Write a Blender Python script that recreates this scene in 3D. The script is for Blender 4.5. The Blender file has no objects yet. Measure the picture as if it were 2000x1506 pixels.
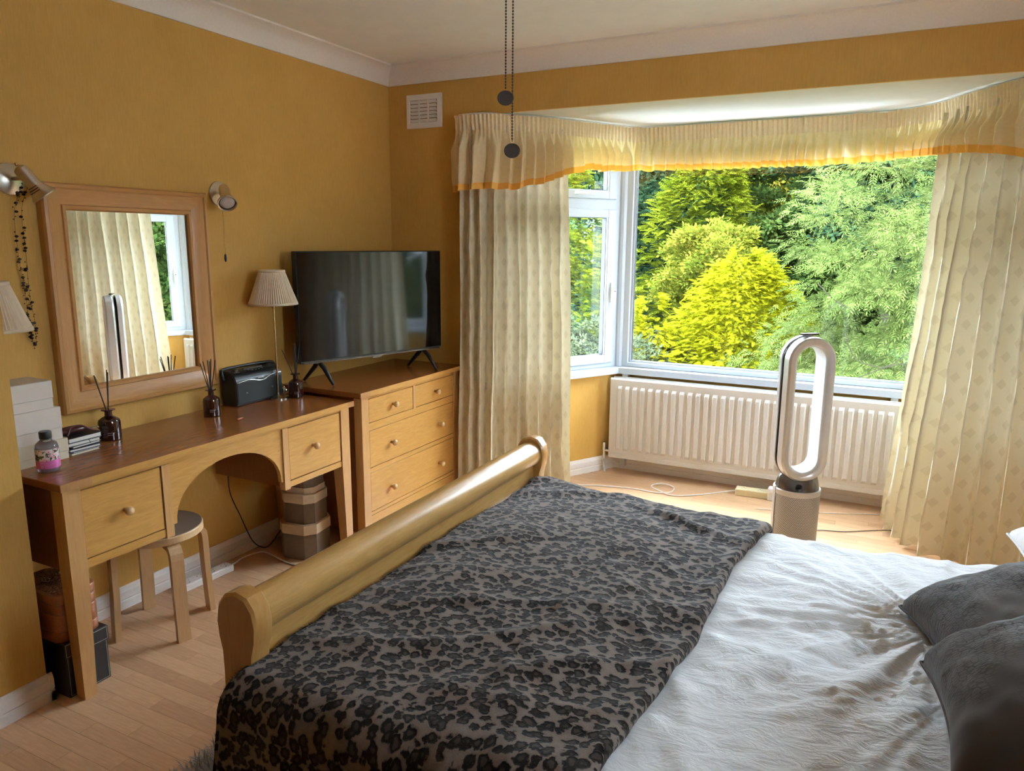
import bpy, bmesh, math, random
import numpy as np
from mathutils import Vector, Matrix, noise

random.seed(7)
rng = np.random.default_rng(7)
C = bpy.context.scene.collection
PI = math.pi

# ------------------------------------------------------------------ camera, sky, lights, exposure
cam_d = bpy.data.cameras.new('camera')
cam = bpy.data.objects.new('camera', cam_d)
C.objects.link(cam)
bpy.context.scene.camera = cam
cam_d.sensor_fit = 'HORIZONTAL'
cam_d.sensor_width = 36.0
cam_d.lens = 1445.14 / 2000 * 36
cam_d.clip_start = 0.05
yaw, pitch, roll = 0.469785, 0.191806, 0.006927
fwd = Vector((-math.sin(yaw) * math.cos(pitch), math.cos(yaw) * math.cos(pitch), -math.sin(pitch)))
right = Vector((math.cos(yaw), math.sin(yaw), 0))
up = right.cross(fwd)
r2 = right * math.cos(roll) + up * math.sin(roll)
u2 = -right * math.sin(roll) + up * math.cos(roll)
mw = Matrix((r2, u2, -fwd)).transposed().to_4x4()
mw.translation = (0, 0, 1.6)
cam.matrix_world = mw

world = bpy.data.worlds.new('sky')
bpy.context.scene.world = world
world.use_nodes = True
wn = world.node_tree
wn.nodes.clear()
wo = wn.nodes.new('ShaderNodeOutputWorld')
wb = wn.nodes.new('ShaderNodeBackground')
wt = wn.nodes.new('ShaderNodeTexCoord')
wm = wn.nodes.new('ShaderNodeSeparateXYZ')
wr = wn.nodes.new('ShaderNodeValToRGB')
wr.color_ramp.elements[0].position = 0.0
wr.color_ramp.elements[0].color = (0.70, 0.85, 1.0, 1)
wr.color_ramp.elements[1].position = 0.7
wr.color_ramp.elements[1].color = (0.69, 0.845, 1.0, 1)
wn.links.new(wt.outputs['Generated'], wm.inputs[0])
wn.links.new(wm.outputs['Z'], wr.inputs[0])
wn.links.new(wr.outputs[0], wb.inputs['Color'])
wb.inputs['Strength'].default_value = 37.0
wn.links.new(wb.outputs[0], wo.inputs['Surface'])

def sun(name, direction, strength, angle, color):
    d = bpy.data.lights.new(name, 'SUN')
    d.energy = strength; d.angle = math.radians(angle); d.color = color
    o = bpy.data.objects.new(name, d)
    o.rotation_euler = Vector(direction).to_track_quat('-Z', 'Y').to_euler()
    C.objects.link(o)
sun('hazy_sun', (-0.35, 0.55, -1.0), 24.0, 12, (1.0, 0.95, 0.85))

sc = bpy.context.scene
sc.view_settings.view_transform = 'Standard'
sc.view_settings.look = 'None'
sc.view_settings.gamma = 1.0
sc.view_settings.use_curve_mapping = False
sc.view_settings.exposure = 0.31
sc.cycles.max_bounces = 14
sc.cycles.diffuse_bounces = 9
sc.cycles.glossy_bounces = 5
sc.cycles.transmission_bounces = 8
sc.cycles.transparent_max_bounces = 16
sc.cycles.sample_clamp_indirect = 8.0
sc.cycles.caustics_reflective = False
sc.cycles.caustics_refractive = False
sc.cycles.use_denoising = True

# ------------------------------------------------------------------ materials
def newmat(name):
    m = bpy.data.materials.new(name)
    m.use_nodes = True
    nt = m.node_tree
    nt.nodes.clear()
    out = nt.nodes.new('ShaderNodeOutputMaterial')
    b = nt.nodes.new('ShaderNodeBsdfPrincipled')
    nt.links.new(b.outputs[0], out.inputs[0])
    return m, nt, b, out

def nd(nt, t, **kw):
    n = nt.nodes.new(t)
    for k, v in kw.items():
        if k in n.inputs:
            n.inputs[k].default_value = v
        else:
            setattr(n, k, v)
    return n

def coords(nt, scale=(1, 1, 1), rot=(0, 0, 0), kind='Object'):
    tc = nt.nodes.new('ShaderNodeTexCoord')
    mp = nt.nodes.new('ShaderNodeMapping')
    mp.inputs['Scale'].default_value = scale
    mp.inputs['Rotation'].default_value = rot
    nt.links.new(tc.outputs[kind], mp.inputs['Vector'])
    return mp.outputs[0]

def ramp(nt, src, stops, interp='LINEAR'):
    r = nt.nodes.new('ShaderNodeValToRGB')
    r.color_ramp.interpolation = interp
    els = r.color_ramp.elements
    while len(els) < len(stops):
        els.new(0.5)
    for e, (p, c) in zip(els, stops):
        e.position = p
        e.color = (*c, 1) if len(c) == 3 else c
    nt.links.new(src, r.inputs[0])
    return r.outputs[0]

def mix(nt, fac, a, b, mode='MIX'):
    m = nt.nodes.new('ShaderNodeMix')
    m.data_type = 'RGBA'; m.blend_type = mode
    for sock, v in ((m.inputs[0], fac), (m.inputs[6], a), (m.inputs[7], b)):
        if hasattr(v, 'links'):
            nt.links.new(v, sock)
        elif isinstance(v, (int, float)):
            sock.default_value = v
        else:
            sock.default_value = (*v, 1)
    return m.outputs[2]

def bump(nt, b, src, strength=0.2, dist=0.01):
    n = nt.nodes.new('ShaderNodeBump')
    n.inputs['Strength'].default_value = strength
    n.inputs['Distance'].default_value = dist
    nt.links.new(src, n.inputs['Height'])
    nt.links.new(n.outputs[0], b.inputs['Normal'])
    return n

def plain(name, col, rough=0.5, metal=0.0, var=0.06, scale=12.0, bmp=0.0, spec=None, trans=0.0, coat=0.0):
    m, nt, b, out = newmat(name)
    v = coords(nt, (scale,) * 3)
    n = nd(nt, 'ShaderNodeTexNoise', Detail=4.0)
    nt.links.new(v, n.inputs['Vector'])
    lo = tuple(c * (1 - var) for c in col); hi = tuple(min(1, c * (1 + var)) for c in col)
    nt.links.new(ramp(nt, n.outputs['Fac'], [(0.3, lo), (0.7, hi)]), b.inputs['Base Color'])
    b.inputs['Roughness'].default_value = rough
    b.inputs['Metallic'].default_value = metal
    if spec is not None:
        b.inputs['Specular IOR Level'].default_value = spec
    b.inputs['Transmission Weight'].default_value = trans
    b.inputs['Coat Weight'].default_value = coat
    if bmp:
        bump(nt, b, n.outputs['Fac'], bmp, 0.004)
    return m

def wood(name, c1, c2, axis=0, rough=0.33, fine=60.0, coat=0.15, island=0.0):
    m, nt, b, out = newmat(name)
    s = [fine] * 3; s[axis] = 2.2
    v = coords(nt, tuple(s))
    n1 = nd(nt, 'ShaderNodeTexNoise', Detail=5.0, Roughness=0.6, Distortion=0.6)
    nt.links.new(v, n1.inputs['Vector'])
    s2 = [9.0] * 3; s2[axis] = 1.4
    v2 = coords(nt, tuple(s2))
    n2 = nd(nt, 'ShaderNodeTexNoise', Detail=3.0, Distortion=1.6)
    nt.links.new(v2, n2.inputs['Vector'])
    colr = ramp(nt, n2.outputs['Fac'], [(0.3, c1), (0.72, c2)])
    dark = tuple(c * 0.86 for c in c1)
    f = ramp(nt, n1.outputs['Fac'], [(0.46, (0, 0, 0)), (0.72, (1, 1, 1))])
    mm = nt.nodes.new('ShaderNodeMath'); mm.operation = 'MULTIPLY'; mm.inputs[1].default_value = 0.5
    nt.links.new(f, mm.inputs[0])
    col = mix(nt, mm.outputs[0], colr, dark)
    # small pin knots
    vo = nd(nt, 'ShaderNodeTexVoronoi', Scale=1.0)
    s3 = [7.0] * 3; s3[axis] = 4.0
    nt.links.new(coords(nt, tuple(s3)), vo.inputs['Vector'])
    k = ramp(nt, vo.outputs['Distance'], [(0.0, (1, 1, 1)), (0.05, (0, 0, 0))])
    col = mix(nt, k, col, tuple(c * 0.55 for c in c1))
    if island:
        info = nt.nodes.new('ShaderNodeObjectInfo')
        hue = ramp(nt, info.outputs['Random'], [(0, (0.84, 0.79, 0.75)), (0.5, (0.97, 0.95, 0.93)), (1, (1.08, 1.08, 1.06))])
        col = mix(nt, 1.0, col, hue, 'MULTIPLY')
    nt.links.new(col, b.inputs['Base Color'])
    b.inputs['Roughness'].default_value = rough
    b.inputs['Coat Weight'].default_value = coat
    b.inputs['Coat Roughness'].default_value = 0.25
    bump(nt, b, n1.outputs['Fac'], 0.05, 0.002)
    return m

MAT = {}
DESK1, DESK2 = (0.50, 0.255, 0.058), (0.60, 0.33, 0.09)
MAT['desk_y'] = wood('honey_beech_along_y', DESK1, DESK2, 1)
MAT['desk_z'] = wood('honey_beech_upright', (0.52, 0.28, 0.10), (0.60, 0.34, 0.135), 2)
MAT['desk_x'] = wood('honey_beech_along_x', (0.50, 0.26, 0.09), (0.58, 0.32, 0.125), 0)
MAT['desk_top'] = wood('dark_beech_top', (0.26, 0.088, 0.020), (0.32, 0.115, 0.030), 1, rough=0.24, coat=0.3)  # darker, redder wood tone than the fronts
MAT['desk_edge'] = wood('beech_end_grain', (0.45, 0.23, 0.085), (0.52, 0.28, 0.11), 0)
MAT['side_wood'] = wood('shaded_side_wood', (0.24, 0.085, 0.028), (0.30, 0.115, 0.04), 2)  # shade on the unlit sides is put into this darker wood colour
MAT['bed_y'] = wood('varnished_bed_wood', (0.46, 0.255, 0.07), (0.56, 0.33, 0.105), 1, rough=0.30, coat=0.35)
MAT['bed_z'] = wood('varnished_bed_post', (0.47, 0.235, 0.06), (0.54, 0.29, 0.085), 2, rough=0.30, coat=0.35)
MAT['mirror_y'] = wood('mirror_frame_wood_y', (0.47, 0.225, 0.07), (0.54, 0.275, 0.09), 1, rough=0.35)
MAT['mirror_z'] = wood('mirror_frame_wood_z', (0.47, 0.225, 0.07), (0.54, 0.275, 0.09), 2, rough=0.35)
MAT['birch'] = wood('birch_stool', (0.60, 0.385, 0.185), (0.66, 0.44, 0.225), 2, rough=0.4)
MAT['floor'] = wood('laminate_strip', (0.57, 0.345, 0.19), (0.67, 0.425, 0.25), 0, rough=0.34, fine=45.0, coat=0.1, island=1)
MAT['floor_base'] = plain('floor_joint', (0.30, 0.17, 0.10), 0.6)

def wall_mat():
    m, nt, b, out = newmat('gold_wallpaper')
    n = nd(nt, 'ShaderNodeTexNoise', Scale=3.0, Detail=6.0, Roughness=0.65)
    nt.links.new(coords(nt), n.inputs['Vector'])
    f = nd(nt, 'ShaderNodeTexNoise', Scale=1.0, Detail=3.0)
    nt.links.new(coords(nt, (220, 220, 18)), f.inputs['Vector'])
    c = ramp(nt, n.outputs['Fac'], [(0.3, (0.53, 0.305, 0.066)), (0.7, (0.60, 0.35, 0.088))])
    c = mix(nt, 0.12, c, ramp(nt, f.outputs['Fac'], [(0.35, (0.36, 0.19, 0.04)), (0.65, (0.70, 0.42, 0.13))]))
    nt.links.new(c, b.inputs['Base Color'])
    b.inputs['Roughness'].default_value = 0.55
    b.inputs['Specular IOR Level'].default_value = 0.25
    bump(nt, b, f.outputs['Fac'], 0.06, 0.002)
    return m
MAT['wall'] = wall_mat()
MAT['ceiling'] = plain('ceiling_paint', (0.84, 0.86, 0.86), 0.85, var=0.02, scale=2)
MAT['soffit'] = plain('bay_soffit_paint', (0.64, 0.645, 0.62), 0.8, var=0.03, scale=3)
MAT['gloss_white'] = plain('white_gloss_trim', (0.78, 0.74, 0.68), 0.4, var=0.03, scale=20)
MAT['upvc'] = plain('white_upvc', (0.50, 0.54, 0.59), 0.3, var=0.02)
MAT['gasket'] = plain('black_rubber', (0.02, 0.02, 0.022), 0.6)
MAT['radiator'] = plain('radiator_enamel', (0.64, 0.635, 0.62), 0.35, var=0.02)
MAT['ext_wall'] = plain('outside_render', (0.55, 0.5, 0.45), 0.9)
MAT['chrome'] = plain('chrome', (0.7, 0.69, 0.66), 0.18, 1.0, var=0.03)
MAT['nickel'] = plain('brushed_nickel', (0.66, 0.61, 0.52), 0.36, 1.0, var=0.08, scale=60)
MAT['bronze'] = plain('dark_bronze', (0.055, 0.036, 0.026), 0.55, 0.2, var=0.3, scale=90, bmp=0.4)
MAT['black'] = plain('black_plastic', (0.012, 0.012, 0.013), 0.38, var=0.1)
MAT['black_gloss'] = plain('black_gloss', (0.006, 0.006, 0.007), 0.12, var=0.1)
MAT['tv_screen'] = plain('tv_glass', (0.004, 0.004, 0.005), 0.06, var=0.1, spec=0.6)
MAT['tv_back'] = plain('tv_back', (0.015, 0.015, 0.016), 0.5)
MAT['white_plastic'] = plain('white_plastic', (0.78, 0.76, 0.72), 0.35, var=0.02)
MAT['cream_plastic'] = plain('cream_plastic', (0.72, 0.62, 0.38), 0.45, var=0.03)
MAT['silver_plastic'] = plain('silver_plastic', (0.60, 0.585, 0.56), 0.28, 0.35, var=0.02)
MAT['white_gloss'] = plain('white_gloss', (0.80, 0.82, 0.82), 0.14, var=0.01)
MAT['gunmetal'] = plain('gunmetal', (0.16, 0.14, 0.125), 0.22, 0.7, var=0.03)
MAT['amber'] = plain('dark_amber_glass', (0.035, 0.008, 0.006), 0.08, var=0.1, spec=0.7)
MAT['reed'] = plain('black_reed', (0.012, 0.006, 0.006), 0.6)
MAT['card_white'] = plain('white_card', (0.66, 0.60, 0.53), 0.45, var=0.03, scale=4)
MAT['card_cream'] = plain('cream_card', (0.62, 0.55, 0.40), 0.5, var=0.04, scale=4)
MAT['card_brown'] = plain('taupe_card', (0.17, 0.125, 0.085), 0.5, var=0.05)
MAT['lid_cream'] = plain('cream_lid', (0.62, 0.50, 0.34), 0.5, var=0.05)
MAT['leather_tan'] = plain('tan_leather', (0.33, 0.115, 0.042), 0.3, var=0.12, scale=30, coat=0.3)
MAT['leather_black'] = plain('black_leather', (0.018, 0.017, 0.018), 0.4, var=0.2, scale=70, bmp=0.3)
MAT['stitch'] = plain('white_stitching', (0.42, 0.41, 0.38), 0.8)
MAT['seat_grey'] = plain('brown_linoleum', (0.20, 0.15, 0.11), 0.32, var=0.06, scale=25)
MAT['paper'] = plain('paper_pages', (0.74, 0.72, 0.64), 0.8, var=0.08, scale=150)
MAT['navy'] = plain('navy_cover', (0.02, 0.02, 0.05), 0.5)
MAT['grey_cover'] = plain('grey_cover', (0.22, 0.22, 0.23), 0.5)
MAT['maroon'] = plain('maroon_leather', (0.07, 0.014, 0.013), 0.3, coat=0.2)
MAT['pink'] = plain('pink_label', (0.70, 0.16, 0.42), 0.3, var=0.1)
MAT['clear'] = plain('clear_plastic', (0.93, 0.90, 0.92), 0.06, trans=0.9)
MAT['lamp_stem'] = plain('brass_stem', (0.62, 0.48, 0.33), 0.2, 1.0)
MAT['shag'] = plain('grey_shag', (0.26, 0.24, 0.21), 0.9, var=0.3, scale=60)
MAT['bead'] = plain('black_bead', (0.012, 0.004, 0.01), 0.15)
MAT['cable_white'] = plain('white_flex', (0.74, 0.70, 0.64), 0.5)
MAT['sheet'] = plain('mattress_ticking', (0.75, 0.74, 0.72), 0.85)

def fabric(name, c1, c2, transl=0.25, pattern=None, rough=0.85, bmp=0.25, tcol=None):
    m, nt, b, out = newmat(name)
    n = nd(nt, 'ShaderNodeTexNoise', Scale=55.0, Detail=4.0)
    nt.links.new(coords(nt), n.inputs['Vector'])
    uv = None
    if pattern == 'diamond':
        tc = nt.nodes.new('ShaderNodeTexCoord')
        sp = nt.nodes.new('ShaderNodeSeparateXYZ')
        nt.links.new(tc.outputs['UV'], sp.inputs[0])
        def mth(op, a, b_=None):
            k = nt.nodes.new('ShaderNodeMath'); k.operation = op
            for i, v in enumerate((a, b_)):
                if v is None: continue
                if hasattr(v, 'links'): nt.links.new(v, k.inputs[i])
                else: k.inputs[i].default_value = v
            return k.outputs[0]
        # rows of diamonds, every other row shifted by half a repeat
        px, pz = 0.090, 0.065
        def tri(src, period, shift):
            a = mth('ADD', mth('DIVIDE', src, period), shift)
            return mth('ABSOLUTE', mth('SUBTRACT', mth('FRACT', a), 0.5))
        d1 = mth('ADD', tri(sp.outputs[0], px, 0.0), tri(sp.outputs[1], pz * 2, 0.0))
        d2 = mth('ADD', tri(sp.outputs[0], px, 0.5), tri(sp.outputs[1], pz * 2, 0.5))
        d = mth('MINIMUM', d1, d2)
        f = ramp(nt, d, [(0.19, (1, 1, 1)), (0.23, (0, 0, 0))])
        col = mix(nt, f, c1, c2)
    else:
        col = ramp(nt, n.outputs['Fac'], [(0.3, c1), (0.7, c2)])
    nt.links.new(col, b.inputs['Base Color'])
    b.inputs['Roughness'].default_value = rough
    b.inputs['Specular IOR Level'].default_value = 0.2
    b.inputs['Sheen Weight'].default_value = 0.15
    bp = bump(nt, b, n.outputs['Fac'], bmp, 0.004)
    if transl:
        t = nt.nodes.new('ShaderNodeBsdfTranslucent')
        if tcol is None:
            nt.links.new(col, t.inputs['Color'])
        else:
            t.inputs['Color'].default_value = (*tcol, 1)
        ms = nt.nodes.new('ShaderNodeMixShader')
        ms.inputs[0].default_value = transl
        nt.links.new(b.outputs[0], ms.inputs[1]); nt.links.new(t.outputs[0], ms.inputs[2])
        nt.links.new(ms.outputs[0], out.inputs[0])
    return m
MAT['curtain'] = fabric('cream_damask_curtain', (0.72, 0.66, 0.49), (0.645, 0.58, 0.415), 0.05, 'diamond', bmp=0.3)
MAT['valance'] = fabric('cream_valance', (0.80, 0.66, 0.40), (0.86, 0.72, 0.46), 0.15, tcol=(0.93, 0.76, 0.26))
MAT['valance_head'] = fabric('cream_valance_heading', (0.80, 0.66, 0.42), (0.86, 0.73, 0.48), 0.02)
MAT['trim_gold'] = fabric('gold_trim', (0.78, 0.43, 0.09), (0.84, 0.48, 0.12), 0.16, tcol=(1.0, 0.52, 0.04))
MAT['shade'] = fabric('cream_pleated_shade', (0.78, 0.69, 0.52), (0.85, 0.77, 0.60), 0.25)

def duvet_mat():
    m, nt, b, out = newmat('white_cotton')
    n = nd(nt, 'ShaderNodeTexNoise', Scale=9.0, Detail=7.0, Roughness=0.6, Distortion=1.2)
    nt.links.new(coords(nt, (1, 2.2, 1), (0, 0, 0.6)), n.inputs['Vector'])
    n2 = nd(nt, 'ShaderNodeTexNoise', Scale=38.0, Detail=4.0, Distortion=0.8)
    nt.links.new(coords(nt, (1, 1.8, 1), (0, 0, -0.5)), n2.inputs['Vector'])
    ad = nt.nodes.new('ShaderNodeMath'); ad.operation = 'MULTIPLY_ADD'; ad.inputs[1].default_value = 0.25
    nt.links.new(n2.outputs['Fac'], ad.inputs[0]); nt.links.new(n.outputs['Fac'], ad.inputs[2])
    nt.links.new(ramp(nt, n2.outputs['Fac'], [(0.2, (0.70, 0.70, 0.695)), (0.8, (0.75, 0.75, 0.745))]), b.inputs['Base Color'])
    b.inputs['Roughness'].default_value = 0.8
    b.inputs['Specular IOR Level'].default_value = 0.2
    b.inputs['Sheen Weight'].default_value = 0.2
    bump(nt, b, ad.outputs[0], 0.35, 0.03)
    return m
MAT['duvet'] = duvet_mat()

def leopard_mat():
    m, nt, b, out = newmat('leopard_velvet')
    tc = nt.nodes.new('ShaderNodeTexCoord')
    mp = nt.nodes.new('ShaderNodeMapping')
    mp.inputs['Scale'].default_value = (34, 42, 34)
    nt.links.new(tc.outputs['UV'], mp.inputs['Vector'])
    dn = nd(nt, 'ShaderNodeTexNoise', Scale=1.1, Detail=3.0)
    nt.links.new(mp.outputs[0], dn.inputs['Vector'])
    vadd = nt.nodes.new('ShaderNodeVectorMath'); vadd.operation = 'MULTIPLY_ADD'
    vadd.inputs[1].default_value = (0.9, 0.9, 0.9)
    nt.links.new(dn.outputs['Color'], vadd.inputs[0]); nt.links.new(mp.outputs[0], vadd.inputs[2])
    vo = nd(nt, 'ShaderNodeTexVoronoi', Scale=1.0, Randomness=0.85)
    vo.feature = 'SMOOTH_F1'
    vo.inputs['Smoothness'].default_value = 0.12
    nt.links.new(vadd.outputs[0], vo.inputs['Vector'])
    br = nd(nt, 'ShaderNodeTexNoise', Scale=2.6, Detail=3.0)
    nt.links.new(mp.outputs[0], br.inputs['Vector'])
    ed = nt.nodes.new('ShaderNodeMath'); ed.operation = 'MULTIPLY_ADD'
    ed.inputs[1].default_value = 0.36
    nt.links.new(br.outputs['Fac'], ed.inputs[0]); nt.links.new(vo.outputs['Distance'], ed.inputs[2])
    # ring: inside grey centre, dark ring, light ground
    col = ramp(nt, ed.outputs[0], [(0.40, (0.064, 0.050, 0.042)), (0.48, (0.018, 0.013, 0.011)), (0.67, (0.018, 0.013, 0.011)),
                                   (0.73, (0.20, 0.158, 0.132)), (1.0, (0.24, 0.192, 0.162))])
    gr = nd(nt, 'ShaderNodeTexNoise', Scale=260.0, Detail=2.0)
    nt.links.new(tc.outputs['UV'], gr.inputs['Vector'])
    col = mix(nt, 0.25, col, ramp(nt, gr.outputs['Fac'], [(0.3, (0.02, 0.018, 0.016)), (0.7, (0.34, 0.29, 0.26))]), 'OVERLAY')
    nt.links.new(col, b.inputs['Base Color'])
    b.inputs['Roughness'].default_value = 0.9
    b.inputs['Sheen Weight'].default_value = 0.18
    b.inputs['Sheen Roughness'].default_value = 0.4
    b.inputs['Specular IOR Level'].default_value = 0.15
    h = ramp(nt, ed.outputs[0], [(0.58, (0, 0, 0)), (0.75, (1, 1, 1))])
    h = mix(nt, 0.2, h, gr.outputs['Fac'])
    bump(nt, b, h, 0.45, 0.006)
    return m
MAT['leopard'] = leopard_mat()
MAT['throw_back'] = plain('black_plush', (0.014, 0.011, 0.011), 0.95, var=0.4, scale=120)

def cushion_mat():
    m, nt, b, out = newmat('embossed_taupe_velvet')
    tc = nt.nodes.new('ShaderNodeTexCoord')
    mp = nt.nodes.new('ShaderNodeMapping')
    mp.inputs['Scale'].default_value = (62, 130, 62)
    nt.links.new(tc.outputs['UV'], mp.inputs['Vector'])
    vo = nd(nt, 'ShaderNodeTexVoronoi', Scale=1.0, Randomness=0.6)
    vo.feature = 'DISTANCE_TO_EDGE'
    nt.links.new(mp.outputs[0], vo.inputs['Vector'])
    big = nd(nt, 'ShaderNodeTexNoise', Scale=3.2, Detail=2.0)
    nt.links.new(tc.outputs['UV'], big.inputs['Vector'])
    msk = ramp(nt, big.outputs['Fac'], [(0.46, (0, 0, 0)), (0.56, (1, 1, 1))])
    e = ramp(nt, vo.outputs['Distance'], [(0.03, (0, 0, 0)), (0.16, (1, 1, 1))])
    e2 = mix(nt, msk, (0.75, 0.75, 0.75), e)
    nt.links.new(mix(nt, e2, (0.026, 0.019, 0.015), (0.085, 0.066, 0.052)), b.inputs['Base Color'])
    b.inputs['Roughness'].default_value = 0.75
    b.inputs['Sheen Weight'].default_value = 0.22
    b.inputs['Sheen Roughness'].default_value = 0.35
    b.inputs['Specular IOR Level'].default_value = 0.2
    bump(nt, b, e2, 0.35, 0.003)
    return m
MAT['cushion'] = cushion_mat()

def croc_mat():
    m, nt, b, out = newmat('tan_croc_leather')
    vo = nd(nt, 'ShaderNodeTexVoronoi', Scale=75.0)
    vo.feature = 'DISTANCE_TO_EDGE'
    nt.links.new(coords(nt), vo.inputs['Vector'])
    e = ramp(nt, vo.outputs['Distance'], [(0.0, (0, 0, 0)), (0.12, (1, 1, 1))])
    nt.links.new(mix(nt, e, (0.10, 0.035, 0.015), (0.36, 0.16, 0.08)), b.inputs['Base Color'])
    b.inputs['Roughness'].default_value = 0.25
    bump(nt, b, e, 0.6, 0.003)
    return m
MAT['croc'] = croc_mat()

def floral_mat():
    m, nt, b, out = newmat('floral_print_label')
    vo = nd(nt, 'ShaderNodeTexVoronoi', Scale=85.0)
    nt.links.new(coords(nt), vo.inputs['Vector'])
    n = nd(nt, 'ShaderNodeTexNoise', Scale=70.0, Detail=2.0)
    nt.links.new(coords(nt), n.inputs['Vector'])
    base = ramp(nt, n.outputs['Fac'], [(0.42, (0.72, 0.66, 0.62)), (0.5, (0.10, 0.13, 0.05)), (0.6, (0.08, 0.03, 0.04))], 'CONSTANT')
    petal = ramp(nt, vo.outputs['Distance'], [(0.0, (0.3, 0.03, 0.08)), (0.12, (0.80, 0.36, 0.44)), (0.32, (0.85, 0.60, 0.62)), (0.42, (0, 0, 0))], 'CONSTANT')
    f = ramp(nt, vo.outputs['Distance'], [(0.0, (1, 1, 1)), (0.42, (0, 0, 0))], 'CONSTANT')
    nt.links.new(mix(nt, f, base, petal), b.inputs['Base Color'])
    b.inputs['Roughness'].default_value = 0.2
    return m
MAT['floral'] = floral_mat()

def perforated_mat():
    m, nt, b, out = newmat('perforated_metal')
    tc = nt.nodes.new('ShaderNodeTexCoord')
    sp = nt.nodes.new('ShaderNodeSeparateXYZ')
    nt.links.new(tc.outputs['UV'], sp.inputs[0])
    def mth(op, a, b_=None):
        k = nt.nodes.new('ShaderNodeMath'); k.operation = op
        for i, v in enumerate((a, b_)):
            if v is None: continue
            if hasattr(v, 'links'): nt.links.new(v, k.inputs[i])
            else: k.inputs[i].default_value = v
        return k.outputs[0]
    def cell(shift):
        u = mth('SUBTRACT', mth('FRACT', mth('ADD', mth('DIVIDE', sp.outputs[0], 0.0078), shift)), 0.5)
        v = mth('SUBTRACT', mth('FRACT', mth('ADD', mth('DIVIDE', sp.outputs[1], 0.0130), shift)), 0.5)
        return mth('SQRT', mth('ADD', mth('POWER', u, 2.0), mth('MULTIPLY', mth('POWER', v, 2.0), 2.6)))
    d = mth('MINIMUM', cell(0.0), cell(0.5))
    f = ramp(nt, d, [(0.26, (1, 1, 1)), (0.32, (0, 0, 0))])
    nt.links.new(mix(nt, f, (0.50, 0.48, 0.455), (0.015, 0.013, 0.012)), b.inputs['Base Color'])
    inv = mth('SUBTRACT', 1.0, f)
    nt.links.new(mth('MULTIPLY', inv, 0.2), b.inputs['Metallic'])
    b.inputs['Roughness'].default_value = 0.34
    bump(nt, b, inv, 0.4, 0.002)
    return m
MAT['perforated'] = perforated_mat()

def mirror_mat():
    m, nt, b, out = newmat('mirror_silvering')
    b.inputs['Base Color'].default_value = (0.93, 0.94, 0.93, 1)
    b.inputs['Metallic'].default_value = 1.0
    b.inputs['Roughness'].default_value = 0.0
    return m
MAT['mirror'] = mirror_mat()

def pane_mat():
    m, nt, b, out = newmat('window_glass')
    nt.nodes.remove(b)
    tr = nt.nodes.new('ShaderNodeBsdfTransparent')
    gl = nt.nodes.new('ShaderNodeBsdfGlossy')
    gl.inputs['Roughness'].default_value = 0.0
    fr = nt.nodes.new('ShaderNodeFresnel')
    ge = nt.nodes.new('ShaderNodeNewGeometry')      # the node inverts the index on back faces: undo that for a thin pane
    ma = nt.nodes.new('ShaderNodeMath'); ma.operation = 'MULTIPLY_ADD'
    ma.inputs[2].default_value = 1.5
    ma.inputs[1].default_value = 1 / 1.5 - 1.5
    nt.links.new(ge.outputs['Backfacing'], ma.inputs[0]); nt.links.new(ma.outputs[0], fr.inputs['IOR'])
    ms = nt.nodes.new('ShaderNodeMixShader')
    nt.links.new(fr.outputs[0], ms.inputs[0])
    nt.links.new(tr.outputs[0], ms.inputs[1]); nt.links.new(gl.outputs[0], ms.inputs[2])
    nt.links.new(ms.outputs[0], out.inputs[0])
    return m
MAT['pane'] = pane_mat()

def leaf_mat(name, cols, transl=0.35, rough=0.55):
    m, nt, b, out = newmat(name)
    g = nt.nodes.new('ShaderNodeNewGeometry')
    n = nd(nt, 'ShaderNodeTexNoise', Scale=1.3, Detail=3.0)
    nt.links.new(coords(nt), n.inputs['Vector'])
    ad = nt.nodes.new('ShaderNodeMath'); ad.operation = 'MULTIPLY_ADD'; ad.inputs[1].default_value = 0.55
    nt.links.new(g.outputs['Random Per Island'], ad.inputs[0])
    sb = nt.nodes.new('ShaderNodeMath'); sb.operation = 'MULTIPLY_ADD'; sb.inputs[1].default_value = 0.9; sb.inputs[2].default_value = -0.22
    nt.links.new(n.outputs['Fac'], sb.inputs[0]); nt.links.new(sb.outputs[0], ad.inputs[2])
    k = len(cols)
    col = ramp(nt, ad.outputs[0], [(i / (k - 1) * 0.9 + 0.05, c) for i, c in enumerate(cols)])
    nt.links.new(col, b.inputs['Base Color'])
    b.inputs['Roughness'].default_value = 0.9
    b.inputs['Specular IOR Level'].default_value = 0.0
    t = nt.nodes.new('ShaderNodeBsdfTranslucent')
    nt.links.new(col, t.inputs['Color'])
    ms = nt.nodes.new('ShaderNodeMixShader'); ms.inputs[0].default_value = transl
    nt.links.new(b.outputs[0], ms.inputs[1]); nt.links.new(t.outputs[0], ms.inputs[2])
    nt.links.new(ms.outputs[0], out.inputs[0])
    return m
LB = 0.165   # darkens every leaf colour to hold garden brightness down against the room
def lc(*cs): return [tuple(v * LB for v in c) for c in cs]
MAT['leaf_gold'] = leaf_mat('golden_conifer_foliage', lc((0.50, 0.58, 0.02), (0.95, 0.95, 0.03), (1.35, 1.22, 0.05)))
MAT['leaf_lime'] = leaf_mat('lime_conifer_foliage', lc((0.16, 0.27, 0.02), (0.45, 0.56, 0.035), (0.75, 0.78, 0.06)))
MAT['leaf_dark'] = leaf_mat('dark_conifer_foliage', lc((0.05, 0.13, 0.06), (0.10, 0.22, 0.10), (0.16, 0.30, 0.14)))
MAT['leaf_mid'] = leaf_mat('broadleaf_foliage', lc((0.07, 0.16, 0.04), (0.17, 0.31, 0.07), (0.38, 0.50, 0.11)))
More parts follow.
